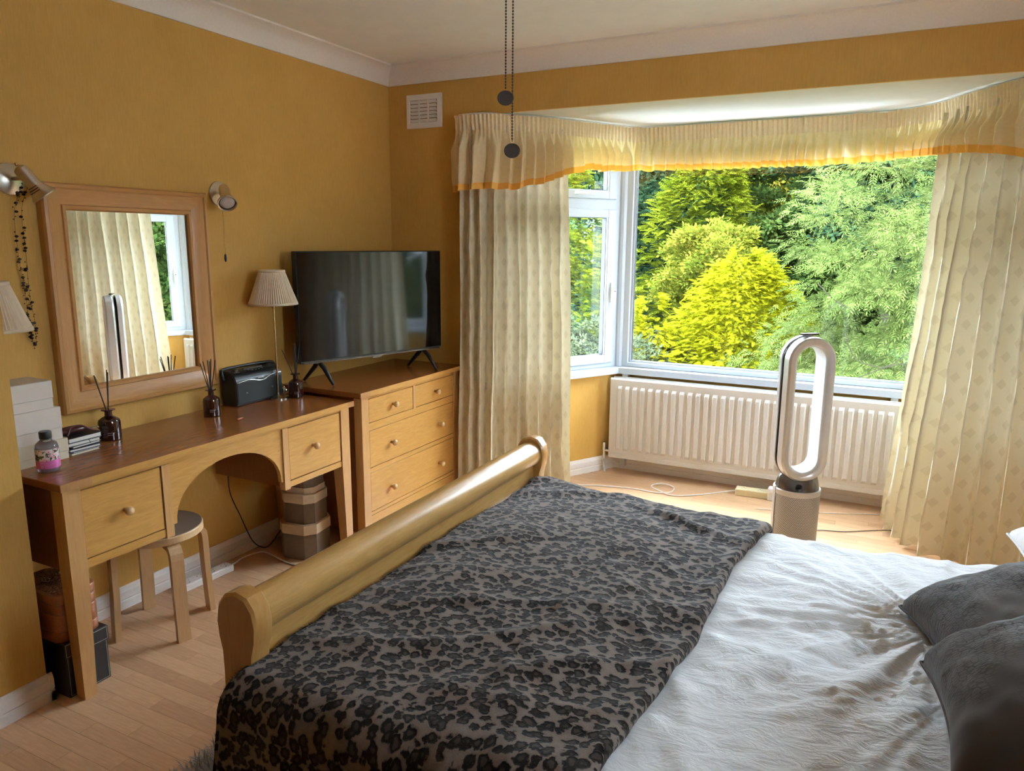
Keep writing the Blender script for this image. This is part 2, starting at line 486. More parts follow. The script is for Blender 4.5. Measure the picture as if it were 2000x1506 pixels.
MAT['leaf_ash'] = leaf_mat('feathery_foliage', lc((0.15, 0.26, 0.055), (0.33, 0.46, 0.11), (0.60, 0.68, 0.24)))
MAT['leaf_grey'] = leaf_mat('grey_green_foliage', lc((0.16, 0.22, 0.12), (0.28, 0.36, 0.18), (0.40, 0.46, 0.26)))
MAT['leaf_amber'] = leaf_mat('amber_tinged_foliage', lc((0.18, 0.32, 0.04), (0.45, 0.52, 0.06), (0.80, 0.62, 0.09)))
MAT['bark'] = plain('grey_bark', (0.028, 0.025, 0.019), 0.95, var=0.3, scale=15, spec=0.0)
MAT['twig'] = plain('pale_twig', (0.016, 0.015, 0.010), 0.95, var=0.3, scale=15, spec=0.0)
MAT['hillside'] = plain('wooded_hillside', (0.015, 0.033, 0.013), 1.0, var=0.8, scale=1.5, spec=0.0)
MAT['lawn'] = plain('garden_grass', (0.02, 0.04, 0.01), 0.95, var=0.4, scale=5, spec=0.0)

# ------------------------------------------------------------------ geometry helpers
def bm_new(): return bmesh.new()

def box(bm, x0, x1, y0, y1, z0, z1, b=0.0, seg=1, M=None):
    r = bmesh.ops.create_cube(bm, size=1.0)
    vs = r['verts']
    for v in vs:
        v.co = Vector(((x0 + x1) / 2 + v.co.x * (x1 - x0), (y0 + y1) / 2 + v.co.y * (y1 - y0), (z0 + z1) / 2 + v.co.z * (z1 - z0)))
    if b > 0:
        es = list({e for v in vs for e in v.link_edges})
        rr = bmesh.ops.bevel(bm, geom=es, offset=b, segments=seg, affect='EDGES', profile=0.5)
        vs = list({v for f in rr['faces'] for v in f.verts} | {v for v in vs if v.is_valid})
    if M is not None:
        for v in vs:
            v.co = M @ v.co
    return vs

def frame_from(d):
    d = d.normalized()
    a = Vector((0, 0, 1)) if abs(d.z) < 0.95 else Vector((1, 0, 0))
    x = d.cross(a).normalized()
    y = d.cross(x).normalized()
    return x, y

def cyl(bm, p0, p1, r0, r1=None, n=16, caps=True):
    p0, p1 = Vector(p0), Vector(p1)
    if r1 is None: r1 = r0
    x, y = frame_from(p1 - p0)
    rings = []
    for p, r in ((p0, r0), (p1, r1)):
        rings.append([bm.verts.new(p + x * (r * math.cos(2 * PI * i / n)) + y * (r * math.sin(2 * PI * i / n))) for i in range(n)])
    for i in range(n):
        bm.faces.new((rings[0][i], rings[0][(i + 1) % n], rings[1][(i + 1) % n], rings[1][i]))
    if caps:
        bm.faces.new(rings[0][::-1]); bm.faces.new(rings[1])

def tube(bm, pts, r, n=8, caps=True, radii=None):
    pts = [Vector(p) for p in pts]
    rings = []
    px = None
    for i, p in enumerate(pts):
        d = (pts[min(i + 1, len(pts) - 1)] - pts[max(i - 1, 0)])
        if d.length < 1e-9: d = Vector((0, 0, 1))
        d.normalize()
        if px is None:
            x, y = frame_from(d)
        else:
            x = (px - d * px.dot(d))
            if x.length < 1e-6: x, _ = frame_from(d)
            x.normalize(); y = d.cross(x).normalized()
        px = x
        rr = radii[i] if radii else r
        rings.append([bm.verts.new(p + x * (rr * math.cos(2 * PI * k / n)) + y * (rr * math.sin(2 * PI * k / n))) for k in range(n)])
    for a, b in zip(rings[:-1], rings[1:]):
        for k in range(n):
            bm.faces.new((a[k], a[(k + 1) % n], b[(k + 1) % n], b[k]))
    if caps:
        bm.faces.new(rings[0][::-1]); bm.faces.new(rings[-1])

def spline(ctrl, per=8):
    P = [Vector(c) for c in ctrl]
    P = [P[0] * 2 - P[1]] + P + [P[-1] * 2 - P[-2]]
    out = []
    for i in range(1, len(P) - 2):
        for k in range(per):
            t = k / per
            a, b, c, d = P[i - 1], P[i], P[i + 1], P[i + 2]
            out.append(0.5 * ((2 * b) + (c - a) * t + (2 * a - 5 * b + 4 * c - d) * t * t + (3 * b - a - 3 * c + d) * t ** 3))
    out.append(P[-2])
    return out

def lathe(bm, prof, c=(0, 0, 0), n=24, M=None, cap=True):
    c = Vector(c)
    rings = []
    for r, z in prof:
        ring = []
        for i in range(n):
            a = 2 * PI * i / n
            v = Vector((r * math.cos(a), r * math.sin(a), z))
            if M is not None: v = M @ v
            ring.append(bm.verts.new(c + v))
        rings.append(ring)
    for a, b in zip(rings[:-1], rings[1:]):
        for i in range(n):
            bm.faces.new((a[i], a[(i + 1) % n], b[(i + 1) % n], b[i]))
    if cap:
        bm.faces.new(rings[0][::-1]); bm.faces.new(rings[-1])

def prism(bm, poly, fn, a, b):
    """poly: list of 2d points; fn(u, v, w) -> Vector; extruded from w=a to w=b"""
    A = [bm.verts.new(fn(u, v, a)) for u, v in poly]
    B = [bm.verts.new(fn(u, v, b)) for u, v in poly]
    n = len(poly)
    bm.faces.new(A[::-1]); bm.faces.new(B)
    for i in range(n):
        bm.faces.new((A[i], A[(i + 1) % n], B[(i + 1) % n], B[i]))

def loft(bm, sections, close=True, caps=True):
    rings = [[bm.verts.new(Vector(p)) for p in s] for s in sections]
    n = len(rings[0])
    for a, b in zip(rings[:-1], rings[1:]):
        for i in range(n if close else n - 1):
            bm.faces.new((a[i], a[(i + 1) % n], b[(i + 1) % n], b[i]))
    if caps and close:
        bm.faces.new(rings[0][::-1]); bm.faces.new(rings[-1])

def grid(bm, nu, nv, fn, uvfn=None):
    vs = [[bm.verts.new(fn(i / nu, j / nv)) for j in range(nv + 1)] for i in range(nu + 1)]
    uvl = bm.loops.layers.uv.verify() if uvfn else None
    for i in range(nu):
        for j in range(nv):
            f = bm.faces.new((vs[i][j], vs[i + 1][j], vs[i + 1][j + 1], vs[i][j + 1]))
            if uvfn:
                for l, (a, b) in zip(f.loops, ((i, j), (i + 1, j), (i + 1, j + 1), (i, j + 1))):
                    l[uvl].uv = uvfn(a / nu, b / nv)
    return vs

BASE = {}
def thing(name, label, cat, loc=(0, 0, 0), group=None, kind=None):
    o = bpy.data.objects.new(name, None)
    o.empty_display_size = 0.1
    C.objects.link(o)
    o.location = loc
    BASE[o.name] = Vector(loc)
    if label: o['label'] = label
    if cat: o['category'] = cat
    if group: o['group'] = group
    if kind: o['kind'] = kind
    return o

def obj(name, bm, mat, parent=None, smooth=False, label=None, cat=None, group=None, kind=None, angle=None, normals=True):
    base = BASE.get(parent.name, Vector()) if parent else Vector()
    if normals:
        bmesh.ops.recalc_face_normals(bm, faces=bm.faces)
    if base.length:
        bmesh.ops.translate(bm, verts=bm.verts, vec=-base)
    me = bpy.data.meshes.new(name)
    bm.to_mesh(me); bm.free()
    me.materials.append(MAT[mat] if isinstance(mat, str) else mat)
    if smooth:
        me.polygons.foreach_set('use_smooth', [True] * len(me.polygons))
        if angle:
            try: me.set_sharp_from_angle(angle=math.radians(angle))
            except Exception: pass
    o = bpy.data.objects.new(name, me)
    C.objects.link(o)
    if parent:
        o.parent = parent
        BASE[o.name] = base
    else:
        BASE[o.name] = Vector()
    if label: o['label'] = label
    if cat: o['category'] = cat
    if group: o['group'] = group
    if kind: o['kind'] = kind
    return o

def B1(*args, **kw):
    bm = bm_new(); box(bm, *args, **kw); return bm

def struct(name, bm, mat, parent=None, label=None, smooth=False, angle=None):
    return obj(name, bm, mat, parent, kind=None if parent else 'structure', label=label, smooth=smooth, angle=angle)

# ------------------------------------------------------------------ the room shell
WX, WY, ZC = -2.89, 3.97, 2.64       # left wall plane, window wall plane, ceiling
RX, BY = 1.35, -1.5                  # right wall, rear wall
CBX, CBY = -2.513, 1.36              # chimney breast
SOF = 2.33                           # bay soffit
BL = Vector((-1.68, 4.95, 0)); BLo = Vector((-2.24, WY, 0))
BR = Vector((0.28, 4.95, 0)); BRo = Vector((0.86, WY, 0))
XY = lambda u, v, w: Vector((u, v, w))

bm = bm_new()
box(bm, WX - 0.15, RX + 0.15, BY - 0.15, WY, -0.15, -0.008)
prism(bm, [(-2.24, WY), (0.86, WY), (0.30, 4.98), (-1.70, 4.98)], XY, -0.15, -0.008)
floor = struct('floor', bm, 'floor_base', label='pale beech laminate floor in short staggered strips')
# laminate strips, laid along x; the ones in view singly, the rest joined
def inside(x, y):
    if y < WY: return (x > WX if y > CBY else x > CBX) and x < RX
    if y > 4.95: return False
    k = (y - WY) / (4.95 - WY)
    return -2.24 + k * 0.56 < x < 0.86 - k * 0.58
SW, SL = 0.065, 0.42
visible = []; hidden = []
row = 0
y = BY
while y < 4.95:
    x = WX - SL + (row * 0.171) % SL + random.uniform(-0.02, 0.02)
    while x < RX:
        L = SL
        x0, x1, y0, y1 = x, x + L, y, y + SW
        cxp, cyp = (x0 + x1) / 2, (y0 + y1) / 2
        if y1 > WY and cyp < 4.95:
            k = (min(cyp, 4.95) - WY) / 0.98
            if cyp > WY:
                x0 = max(x0, -2.24 + k * 0.56 + 0.012); x1 = min(x1, 0.86 - k * 0.58 - 0.012)
        else:
            lim = WX if y0 >= CBY - 0.03 else CBX
            x0 = max(x0, lim + 0.002); x1 = min(x1, RX)
        y1 = min(y1, 4.95)
        if x1 - x0 > 0.03 and y1 - y0 > 0.01:
            vis = (x1 < -1.15 and 0.85 < cyp < 2.95 and x0 > -2.95) or (cyp > 2.82 and x1 > -2.3 and x0 < 0.75 and cyp < 4.93)
            if vis and (x1 > 0.35 and cyp < 3.7): vis = False
            (visible if vis else hidden).append((x0, x1, y0, y1))
        x += L
    y += SW
    row += 1
print('floor strips visible', len(visible))
if len(visible) > 298:
    visible.sort(key=lambda b: (b[0] + 0.0) ** 2 + b[2] ** 2)
    hidden += visible[298:]; visible = visible[:298]
cube_cache = {}
g = 0.0004
for (x0, x1, y0, y1) in visible:
    key = (round(x1 - x0, 3), round(y1 - y0, 3))
    if key not in cube_cache:
        b_ = bm_new(); lx, ly = key
        box(b_, -lx / 2 + g, lx / 2 - g, -ly / 2 + g, ly / 2 - g, -0.008, 0.0)
        me = bpy.data.meshes.new('plank'); b_.to_mesh(me); b_.free(); me.materials.append(MAT['floor'])
        cube_cache[key] = me
    o = bpy.data.objects.new('plank', cube_cache[key])
    C.objects.link(o); o.parent = floor
    o.location = ((x0 + x1) / 2, (y0 + y1) / 2, 0)
bm = bm_new()
for (x0, x1, y0, y1) in hidden:
    box(bm, x0 + g, x1 - g, y0 + g, y1 - g, -0.008, 0.0)
obj('planks_beyond', bm, 'floor', floor, kind='stuff')

bm = B1(WX - 0.2, RX + 0.2, BY - 0.2, WY + 0.25, ZC, ZC + 0.12)
struct('ceiling', bm, 'ceiling', label='off-white plastered ceiling')
bm = B1(WX - 0.2, WX, CBY - 0.05, WY + 0.2, 0, ZC)
struct('wall_left', bm, 'wall', label='gold papered wall of the recess behind the desk and chest')
bm = B1(WX - 0.2, CBX, BY - 0.2, CBY, 0, ZC)
struct('wall_chimney', bm, 'wall', label='gold papered chimney breast at the left edge')
bm = B1(WX - 0.2, -2.24, WY, WY + 0.25, 0, ZC)
box(bm, 0.86, RX + 0.2, WY, WY + 0.25, 0, ZC)
box(bm, -2.24, 0.86, WY, WY + 0.02, SOF, ZC)
struct('wall_window', bm, 'wall', label='gold papered window wall with the beam across the bay')
SWY0, SWY1, SWZ0, SWZ1 = 1.35, 2.0, 1.30, 2.05     # unseen side window, added as fill light for the left of the room
bm = B1(RX, RX + 0.2, BY - 0.2, SWY0, 0, ZC)
box(bm, RX, RX + 0.2, SWY1, WY + 0.2, 0, ZC)
box(bm, RX, RX + 0.2, SWY0, SWY1, 0, SWZ0); box(bm, RX, RX + 0.2, SWY0, SWY1, SWZ1, ZC)
struct('wall_right', bm, 'wall')
bm = bm_new()
for a_, b_ in ((SWY0, SWY0 + 0.06), (SWY1 - 0.06, SWY1)): box(bm, RX + 0.08, RX + 0.15, a_, b_, SWZ0, SWZ1)
for a_, b_ in ((SWZ0, SWZ0 + 0.06), (SWZ1 - 0.06, SWZ1)): box(bm, RX + 0.08, RX + 0.15, SWY0 + 0.06, SWY1 - 0.06, a_, b_)
fill_win = struct('added_fill_window', bm, 'upvc')  # added opening that lets extra sky light in from out of view
struct('pane', B1(RX + 0.11, RX + 0.114, SWY0 + 0.05, SWY1 - 0.05, SWZ0 + 0.05, SWZ1 - 0.05), 'pane', fill_win)
bm = B1(WX - 0.2, RX + 0.2, BY - 0.2, BY, 0, ZC)
struct('wall_rear', bm, 'wall')

# bay: soffit, low walls
bm = bm_new()
prism(bm, [(-2.26, WY + 0.02), (0.88, WY + 0.02), (0.42, 5.2), (-1.82, 5.2)], XY, SOF, SOF + 0.14)
struct('ceiling_bay', bm, 'soffit', label='white plastered soffit of the bay, hairline cracked')
bm = bm_new()
prism(bm, [(-2.5, WY + 0.02), (1.1, WY + 0.02), (0.5, 5.35), (-1.9, 5.35)], XY, SOF + 0.14, SOF + 0.5)
struct('roof_bay', bm, 'ext_wall')

def wall_prism(p, q, out, z0, z1, mat='wall', th=0.14):
    bm = bm_new()
    n = Vector(out)
    prism(bm, [(p.x, p.y), (q.x, q.y), (q.x + n.x * th, q.y + n.y * th), (p.x + n.x * th, p.y + n.y * th)], XY, z0, z1)
    return bm
NL = Vector((-(BL - BLo).y, (BL - BLo).x, 0)).normalized()      # outward normals
NR = Vector(((BRo - BR).y * -1, (BRo - BR).x, 0)).normalized()
if NR.y < 0: NR = -NR
if NL.y < 0: NL = -NL
struct('wall_bay_left', wall_prism(BLo, BL, NL, 0, 0.70), 'wall', label='gold papered low wall under the left bay window')
struct('wall_bay_right', wall_prism(BR, BRo, NR, 0, 0.70), 'wall')
bm = bm_new()
box(bm, -1.76, 0.36, 4.95, 5.09, 0, 0.70)
struct('wall_bay_centre', bm, 'wall', label='gold papered low wall behind the radiator')
# bay wall piece from sofit down over the windows
bm = bm_new()
prism(bm, [(BLo.x, BLo.y), (BL.x, BL.y), (BL.x + NL.x * .12, BL.y + .12), (BLo.x + NL.x * .12, BLo.y + NL.y * .12)], XY, 2.27, SOF)
box(bm, -1.72, 0.32, 4.95, 5.07, 2.27, SOF)
prism(bm, [(BRo.x, BRo.y), (BR.x, BR.y), (BR.x + NR.x * .12, BR.y + .12), (BRo.x + NR.x * .12, BRo.y + NR.y * .12)], XY, 2.27, SOF)
struct('trim_5', bm, 'soffit', label='white head strip above the bay windows')

# cornice: cove profile (distance from wall, drop from ceiling)
CP = [(0, 0), (0.10, 0), (0.10, 0.010), (0.085, 0.014), (0.060, 0.026), (0.038, 0.046), (0.022, 0.072), (0.012, 0.094), (0.012, 0.104), (0, 0.104)]
def cornice(name, p, q, nrm, label, ext0=0.0, ext1=0.0):
    p, q, nrm = Vector(p), Vector(q), Vector(nrm)
    d = (q - p).normalized()
    bm = bm_new()
    A = [p + nrm * a - Vector((0, 0, b)) + d * (a * ext0) for a, b in CP]
    Bq = [q + nrm * a - Vector((0, 0, b)) - d * (a * ext1) for a, b in CP]
    loft(bm, [A, Bq])
    return struct(name, bm, 'gloss_white', label=label, smooth=True, angle=35)
cornice('trim_1', (WX, CBY, ZC), (WX, WY, ZC), (1, 0, 0), 'white coved cornice along the left wall', -1, 1)
cornice('trim_2', (WX, WY, ZC), (RX, WY, ZC), (0, -1, 0), 'white coved cornice along the window wall', 1, 1)
cornice('trim_3', (CBX, BY, ZC), (CBX, CBY, ZC), (1, 0, 0), None, 0, -1)
cornice('trim_4', (RX, BY, ZC), (RX, WY, ZC), (-1, 0, 0), None, 0, 1)

# skirting: profile (distance, height)
SP = [(0, 0), (0.016, 0), (0.016, 0.038), (0.011, 0.042), (0.015, 0.048), (0.014, 0.078), (0.008, 0.098), (0.004, 0.102), (0, 0.102)]
def skirting(name, p, q, nrm, label=None):
    p, q, nrm = Vector(p), Vector(q), Vector(nrm)
    bm = bm_new()
    loft(bm, [[p + nrm * a + Vector((0, 0, b)) for a, b in SP], [q + nrm * a + Vector((0, 0, b)) for a, b in SP]])
    return struct(name, bm, 'gloss_white', label=label)
skirting('baseboard_left', (WX, CBY + 0.0, 0), (WX, WY, 0), (1, 0, 0), 'white moulded skirting under the desk')
skirting('baseboard_chimney', (CBX, BY, 0), (CBX, CBY + 0.016, 0), (1, 0, 0), 'white skirting on the chimney breast, lower left')
skirting('baseboard_chimney_side', (WX, CBY, 0), (CBX + 0.016, CBY, 0), (0, 1, 0))
skirting('baseboard_window', (WX, WY, 0), (-2.24, WY, 0), (0, -1, 0))
skirting('baseboard_bay_left', BLo, BL, -NL, 'white skirting of the left bay side')
skirting('baseboard_bay_centre', (-1.68, 4.95, 0), (0.28, 4.95, 0), (0, -1, 0), 'white moulded skirting under the radiator')
skirting('baseboard_bay_right', BR, BRo, -NR)
skirting('baseboard_right', (RX, BY, 0), (RX, WY, 0), (-1, 0, 0))

# sill boards (three straight lengths mitred at the bay corners)
def sill(name, poly, label):
    bm = bm_new()
    prism(bm, poly, XY, 0.70, 0.742)
    return struct(name, bm, 'upvc', label=label)
def off(p, n, d): return (p.x + n.x * d, p.y + n.y * d)
cl_in = (BL.x + 0.035, 4.885); cr_in = (BR.x - 0.035, 4.885)
sill('trim_6', [off(BLo, -NL, 0.07), cl_in, (BL.x, 5.03), off(BLo, NL, 0.08)], 'white sill board of the left bay window')
sill('trim_7', [cl_in, cr_in, (BR.x, 5.03), (BL.x, 5.03)], 'white sill board above the radiator')
sill('trim_8', [cr_in, off(BRo, -NR, 0.07), off(BRo, NR, 0.08), (BR.x, 5.03)], None)

# ------------------------------------------------------------------ windows
def win_matrix(o, t, n):
    M = Matrix.Identity(4)
    for i in range(3):
        M[i][0] = t[i]; M[i][1] = n[i]; M[i][2] = (0, 0, 1)[i]; M[i][3] = o[i]
    return M
def bar(bm, M, t0, t1, z0, z1, d0, d1, b=0.004):
    box(bm, t0, t1, d0, d1, z0, z1, b, 1, M)
ZT = 2.275; ZB = 0.742
# centre window
M0 = win_matrix((BL.x, 4.955, 0), (1, 0, 0), (0, 1, 0))
LW = BR.x - BL.x
bm = bm_new()
bar(bm, M0, 0.012, 0.075, ZB, ZT, 0.0, 0.07); bar(bm, M0, LW - 0.075, LW - 0.012, ZB, ZT, 0.0, 0.07)
bar(bm, M0, 0.07, LW - 0.07, ZB, ZB + 0.032, 0.0, 0.07); bar(bm, M0, 0.07, LW - 0.07, ZT - 0.06, ZT, 0.0, 0.07)
w1 = struct('window_1', bm, 'upvc', label='wide picture window in the middle of the bay')
bm = bm_new()
for a, b_, c, d in ((0.072, 0.092, ZB + 0.03, ZT - 0.058), (LW - 0.092, LW - 0.072, ZB + 0.03, ZT - 0.058)): bar(bm, M0, a, b_, c, d, 0.018, 0.05, 0.002)
for c, d in ((ZB + 0.03, ZB + 0.043), (ZT - 0.078, ZT - 0.058)): bar(bm, M0, 0.09, LW - 0.09, c, d, 0.018, 0.05, 0.002)
struct('bead', bm, 'upvc', w1)
bm = bm_new()
for a, b_, c, d in ((0.091, 0.094, ZB + 0.042, ZT - 0.076), (LW - 0.094, LW - 0.091, ZB + 0.042, ZT - 0.076)): bar(bm, M0, a, b_, c, d, 0.022, 0.045, 0)
for c, d in ((ZB + 0.042, ZB + 0.045), (ZT - 0.079, ZT - 0.076)): bar(bm, M0, 0.091, LW - 0.091, c, d, 0.022, 0.045, 0)
struct('gasket', bm, 'gasket', w1, label='black glazing gasket')
bm = bm_new(); bar(bm, M0, 0.092, LW - 0.092, ZB + 0.043, ZT - 0.077, 0.030, 0.034, 0)
struct('pane', bm, 'pane', w1)

def side_window(name, o, t, n, L, label):
    M = win_matrix(o, t, n)
    bm = bm_new()
    bar(bm, M, 0.012, 0.062, ZB, ZT, 0.0, 0.07); bar(bm, M, L - 0.06, L - 0.005, ZB, ZT, 0.0, 0.07)
    bar(bm, M, 0.055, L - 0.055, ZB, ZB + 0.035, 0.0, 0.07); bar(bm, M, 0.055, L - 0.055, ZT - 0.045, ZT, 0.0, 0.07)
    w = struct(name, bm, 'upvc', label=label)
    bm = bm_new(); bar(bm, M, 0.055, L - 0.055, 1.815, 1.885, -0.002, 0.07)
    struct('transom', bm, 'upvc', w)
    def sash(nm, z0, z1):
        bm = bm_new()
        a, b_ = 0.058, L - 0.058; w_ = 0.072
        bar(bm, M, a, a + w_, z0, z1, -0.014, 0.05, 0.006); bar(bm, M, b_ - w_, b_, z0, z1, -0.014, 0.05, 0.006)
        bar(bm, M, a + w_ - 0.01, b_ - w_ + 0.01, z0, z0 + 0.058, -0.013, 0.05, 0.006); bar(bm, M, a + w_ - 0.01, b_ - w_ + 0.01, z1 - 0.055, z1, -0.013, 0.05, 0.006)
        s = struct(nm, bm, 'upvc', w)
        bm = bm_new()
        zi0, zi1, ai, bi = z0 + 0.056, z1 - 0.053, a + w_ - 0.002, b_ - w_ + 0.002
        for q in ((ai, ai + 0.005, zi0, zi1), (bi - 0.005, bi, zi0, zi1), (ai, bi, zi0, zi0 + 0.005), (ai, bi, zi1 - 0.005, zi1)):
            bar(bm, M, *q, 0.004, 0.044, 0)
        struct('gasket', bm, 'gasket', s, label='black glazing gasket')
        bm = bm_new(); bar(bm, M, ai, bi, zi0, zi1, 0.022, 0.026, 0)
        struct('pane', bm, 'pane', s)
        return s
    s1 = sash('lower_sash', ZB + 0.03, 1.818)
    s2 = sash('upper_sash', 1.882, ZT - 0.04)
    # casement handle
    def hp(tt, d, z): return M @ Vector((tt, d, z))
    bm = bm_new(); bar(bm, M, 0.074, 0.094, 1.20, 1.33, -0.024, -0.012, 0.003)
    tube(bm, [hp(0.084, -0.02, 1.285), hp(0.084, -0.045, 1.28), hp(0.084, -0.052, 1.25), hp(0.086, -0.046, 1.18), hp(0.088, -0.036, 1.13)], 0.008, 8, radii=[.010, .011, .010, .008, .006])
    h = obj('handle', bm, 'white_gloss', s1, smooth=True, angle=40)
    bm = bm_new(); cyl(bm, hp(0.084, -0.057, 1.272), hp(0.084, -0.05, 1.272), 0.006, n=10)
    bm2 = bm_new()
    bar(bm2, M, 0.25, 0.42, 1.905, 1.93, -0.024, -0.012, 0.003)
    tube(bm2, [hp(0.30, -0.02, 1.917), hp(0.30, -0.042, 1.917), hp(0.34, -0.048, 1.915), hp(0.44, -0.042, 1.912)], 0.007, 8)
    obj('handle', bm2, 'white_gloss', s2, smooth=True, angle=40)
    obj('lock', bm, 'gunmetal', s1)
    return w
tl = (BLo - BL).normalized(); tr = (BRo - BR).normalized()
side_window('window_2', BL + NL * 0.005, tl, NL, (BLo - BL).length, 'white casement window of the left bay side with toplight')
side_window('window_3', BR + NR * 0.005, tr, NR, (BRo - BR).length, 'white casement window of the right bay side seen in the mirror')
bm = bm_new()
for c_ in (BL, BR):
    lathe(bm, [(0.036, 0.742), (0.036, 2.27)], (c_.x, c_.y + 0.02, 0), 12)
struct('trim_9', bm, 'upvc', label='white corner posts between the bay windows')

# ------------------------------------------------------------------ air vent
vt = thing('air_vent', 'white louvred air vent high on the window wall, left of the valance', 'vent', (-2.62, WY, 2.374))
vx0, vx1, vz0, vz1 = -2.748, -2.494, 2.276, 2.472
bm = bm_new()
bd = 0.034
box(bm, vx0, vx1, WY - 0.014, WY, vz0, vz0 + bd, 0.003); box(bm, vx0, vx1, WY - 0.014, WY, vz1 - bd, vz1, 0.003)
box(bm, vx0, vx0 + bd * 0.7, WY - 0.014, WY, vz0 + bd - .004, vz1 - bd + .004, 0.003); box(bm, vx1 - bd, vx1, WY - 0.014, WY, vz0 + bd - .004, vz1 - bd + .004, 0.003)
obj('frame', bm, 'white_plastic', vt)
obj('backing', B1(vx0 + 0.02, vx1 - 0.02, WY - 0.003, WY - 0.001, vz0 + 0.02, vz1 - 0.02), plain('vent_shadow', (0.3, 0.2, 0.1), 0.8), vt)
ix0, ix1 = vx0 + bd * 0.7, vx1 - bd
cw = (ix1 - ix0) / 3
for k in (1, 2):
    obj('divider', B1(ix0 + k * cw - 0.004, ix0 + k * cw + 0.004, WY - 0.012, WY - 0.002, vz0 + bd, vz1 - bd), 'white_plastic', vt)
rows = 6; rh = (vz1 - vz0 - 2 * bd) / rows
for k in range(3):
    for j in range(rows):
        zc = vz0 + bd + (j + 0.5) * rh
        M = Matrix.Translation((ix0 + (k + 0.5) * cw, WY - 0.008, zc)) @ Matrix.Rotation(math.radians(38), 4, 'X')
        obj('slat', B1(-cw / 2 + 0.005, cw / 2 - 0.005, -0.0015, 0.0015, -rh * 0.42, rh * 0.42, M=M), 'white_plastic', vt)

# ------------------------------------------------------------------ radiator
rad = thing('radiator', 'long white double panel radiator under the bay window', 'radiator', (-0.745, 4.84, 0.115))
RX0, RX1, RZ0, RZ1 = -1.672, 0.178, 0.112, 0.682
NF = 33
def rad_panel(yf, sgn):
    bm = bm_new()
    prof = []
    m = 0.035
    fw = (RX1 - RX0 - 2 * m) / NF
    prof.append((RX0, 0)); prof.append((RX0 + m, 0))
    for k in range(NF):
        a = RX0 + m + k * fw
        prof += [(a + fw * 0.30, 0), (a + fw * 0.42, 1), (a + fw * 0.83, 1), (a + fw * 0.95, 0)]
    prof.append((RX1, 0))
    zs = [RZ0, RZ0 + 0.004, RZ0 + 0.030, RZ0 + 0.034, RZ0 + 0.060, RZ0 + 0.078, RZ1 - 0.070, RZ1 - 0.052, RZ1 - 0.01, RZ1]
    amp = [0, 0, 0, 0, 0, 1, 1, 0, 0, 0]
    offs = [0.008, 0, 0, 0.002, 0.002, 0.002, 0.002, 0.002, 0.0, 0.008]
    rows_ = []
    for z, a_, o_ in zip(zs, amp, offs):
        rows_.append([bm.verts.new((x, yf + sgn * (o_ - 0.010 * a_ * d) + (0 if a_ * d == 0 else 0), z)) for x, d in prof])
    for r0, r1 in zip(rows_[:-1], rows_[1:]):
        for i in range(len(prof) - 1):
            bm.faces.new((r0[i], r0[i + 1], r1[i + 1], r1[i]))
    # closing shell behind
    yb = yf + sgn * 0.014
    back = [[bm.verts.new((x, yb, z)) for x in (RX0, RX1)] for z in (RZ0, RZ1)]
    bm.faces.new((back[0][0], back[0][1], back[1][1], back[1][0]))
    bm.faces.new([rows_[k][0] for k in range(len(zs))] + [back[1][0], back[0][0]])
    bm.faces.new([rows_[k][-1] for k in range(len(zs))] + [back[1][1], back[0][1]])
    bm.faces.new(rows_[0] + [back[0][1], back[0][0]])
    bm.faces.new(rows_[-1] + [back[1][1], back[1][0]])
    return bm
obj('front_panel', rad_panel(4.80, 1), 'radiator', rad)
obj('rear_panel', rad_panel(4.885, -1), 'radiator', rad)
for x in (-1.60, 0.08):
    obj('bracket', B1(x - 0.02, x + 0.02, 4.895, 4.949, 0.03, 0.699, b=0.002), 'radiator', rad)
for x in (RX0 + 0.03, RX1 - 0.03):
    obj('manifold', B1(x - 0.012, x + 0.012, 4.81, 4.875, RZ0 + 0.01, RZ0 + 0.035), 'radiator', rad)
bm = bm_new()
cyl(bm, (-1.722, 4.85, 0.085), (-1.722, 4.85, 0.15), 0.013, n=12)
cyl(bm, (-1.722, 4.85, 0.145), (-1.67, 4.85, 0.145), 0.011, n=10)
cyl(bm, (-1.722, 4.85, 0.15), (-1.722, 4.85, 0.205), 0.020, 0.018, n=12)
obj('valve', bm, 'chrome', rad, smooth=True, angle=40, label='chrome radiator valve')
bm = bm_new()
tube(bm, spline([(-1.722, 4.85, 0.09), (-1.72, 4.84, 0.05), (-1.705, 4.82, 0.02), (-1.695, 4.80, 0.0)], 5), 0.009, 8)
obj('pipe', bm, 'radiator', rad, smooth=True)

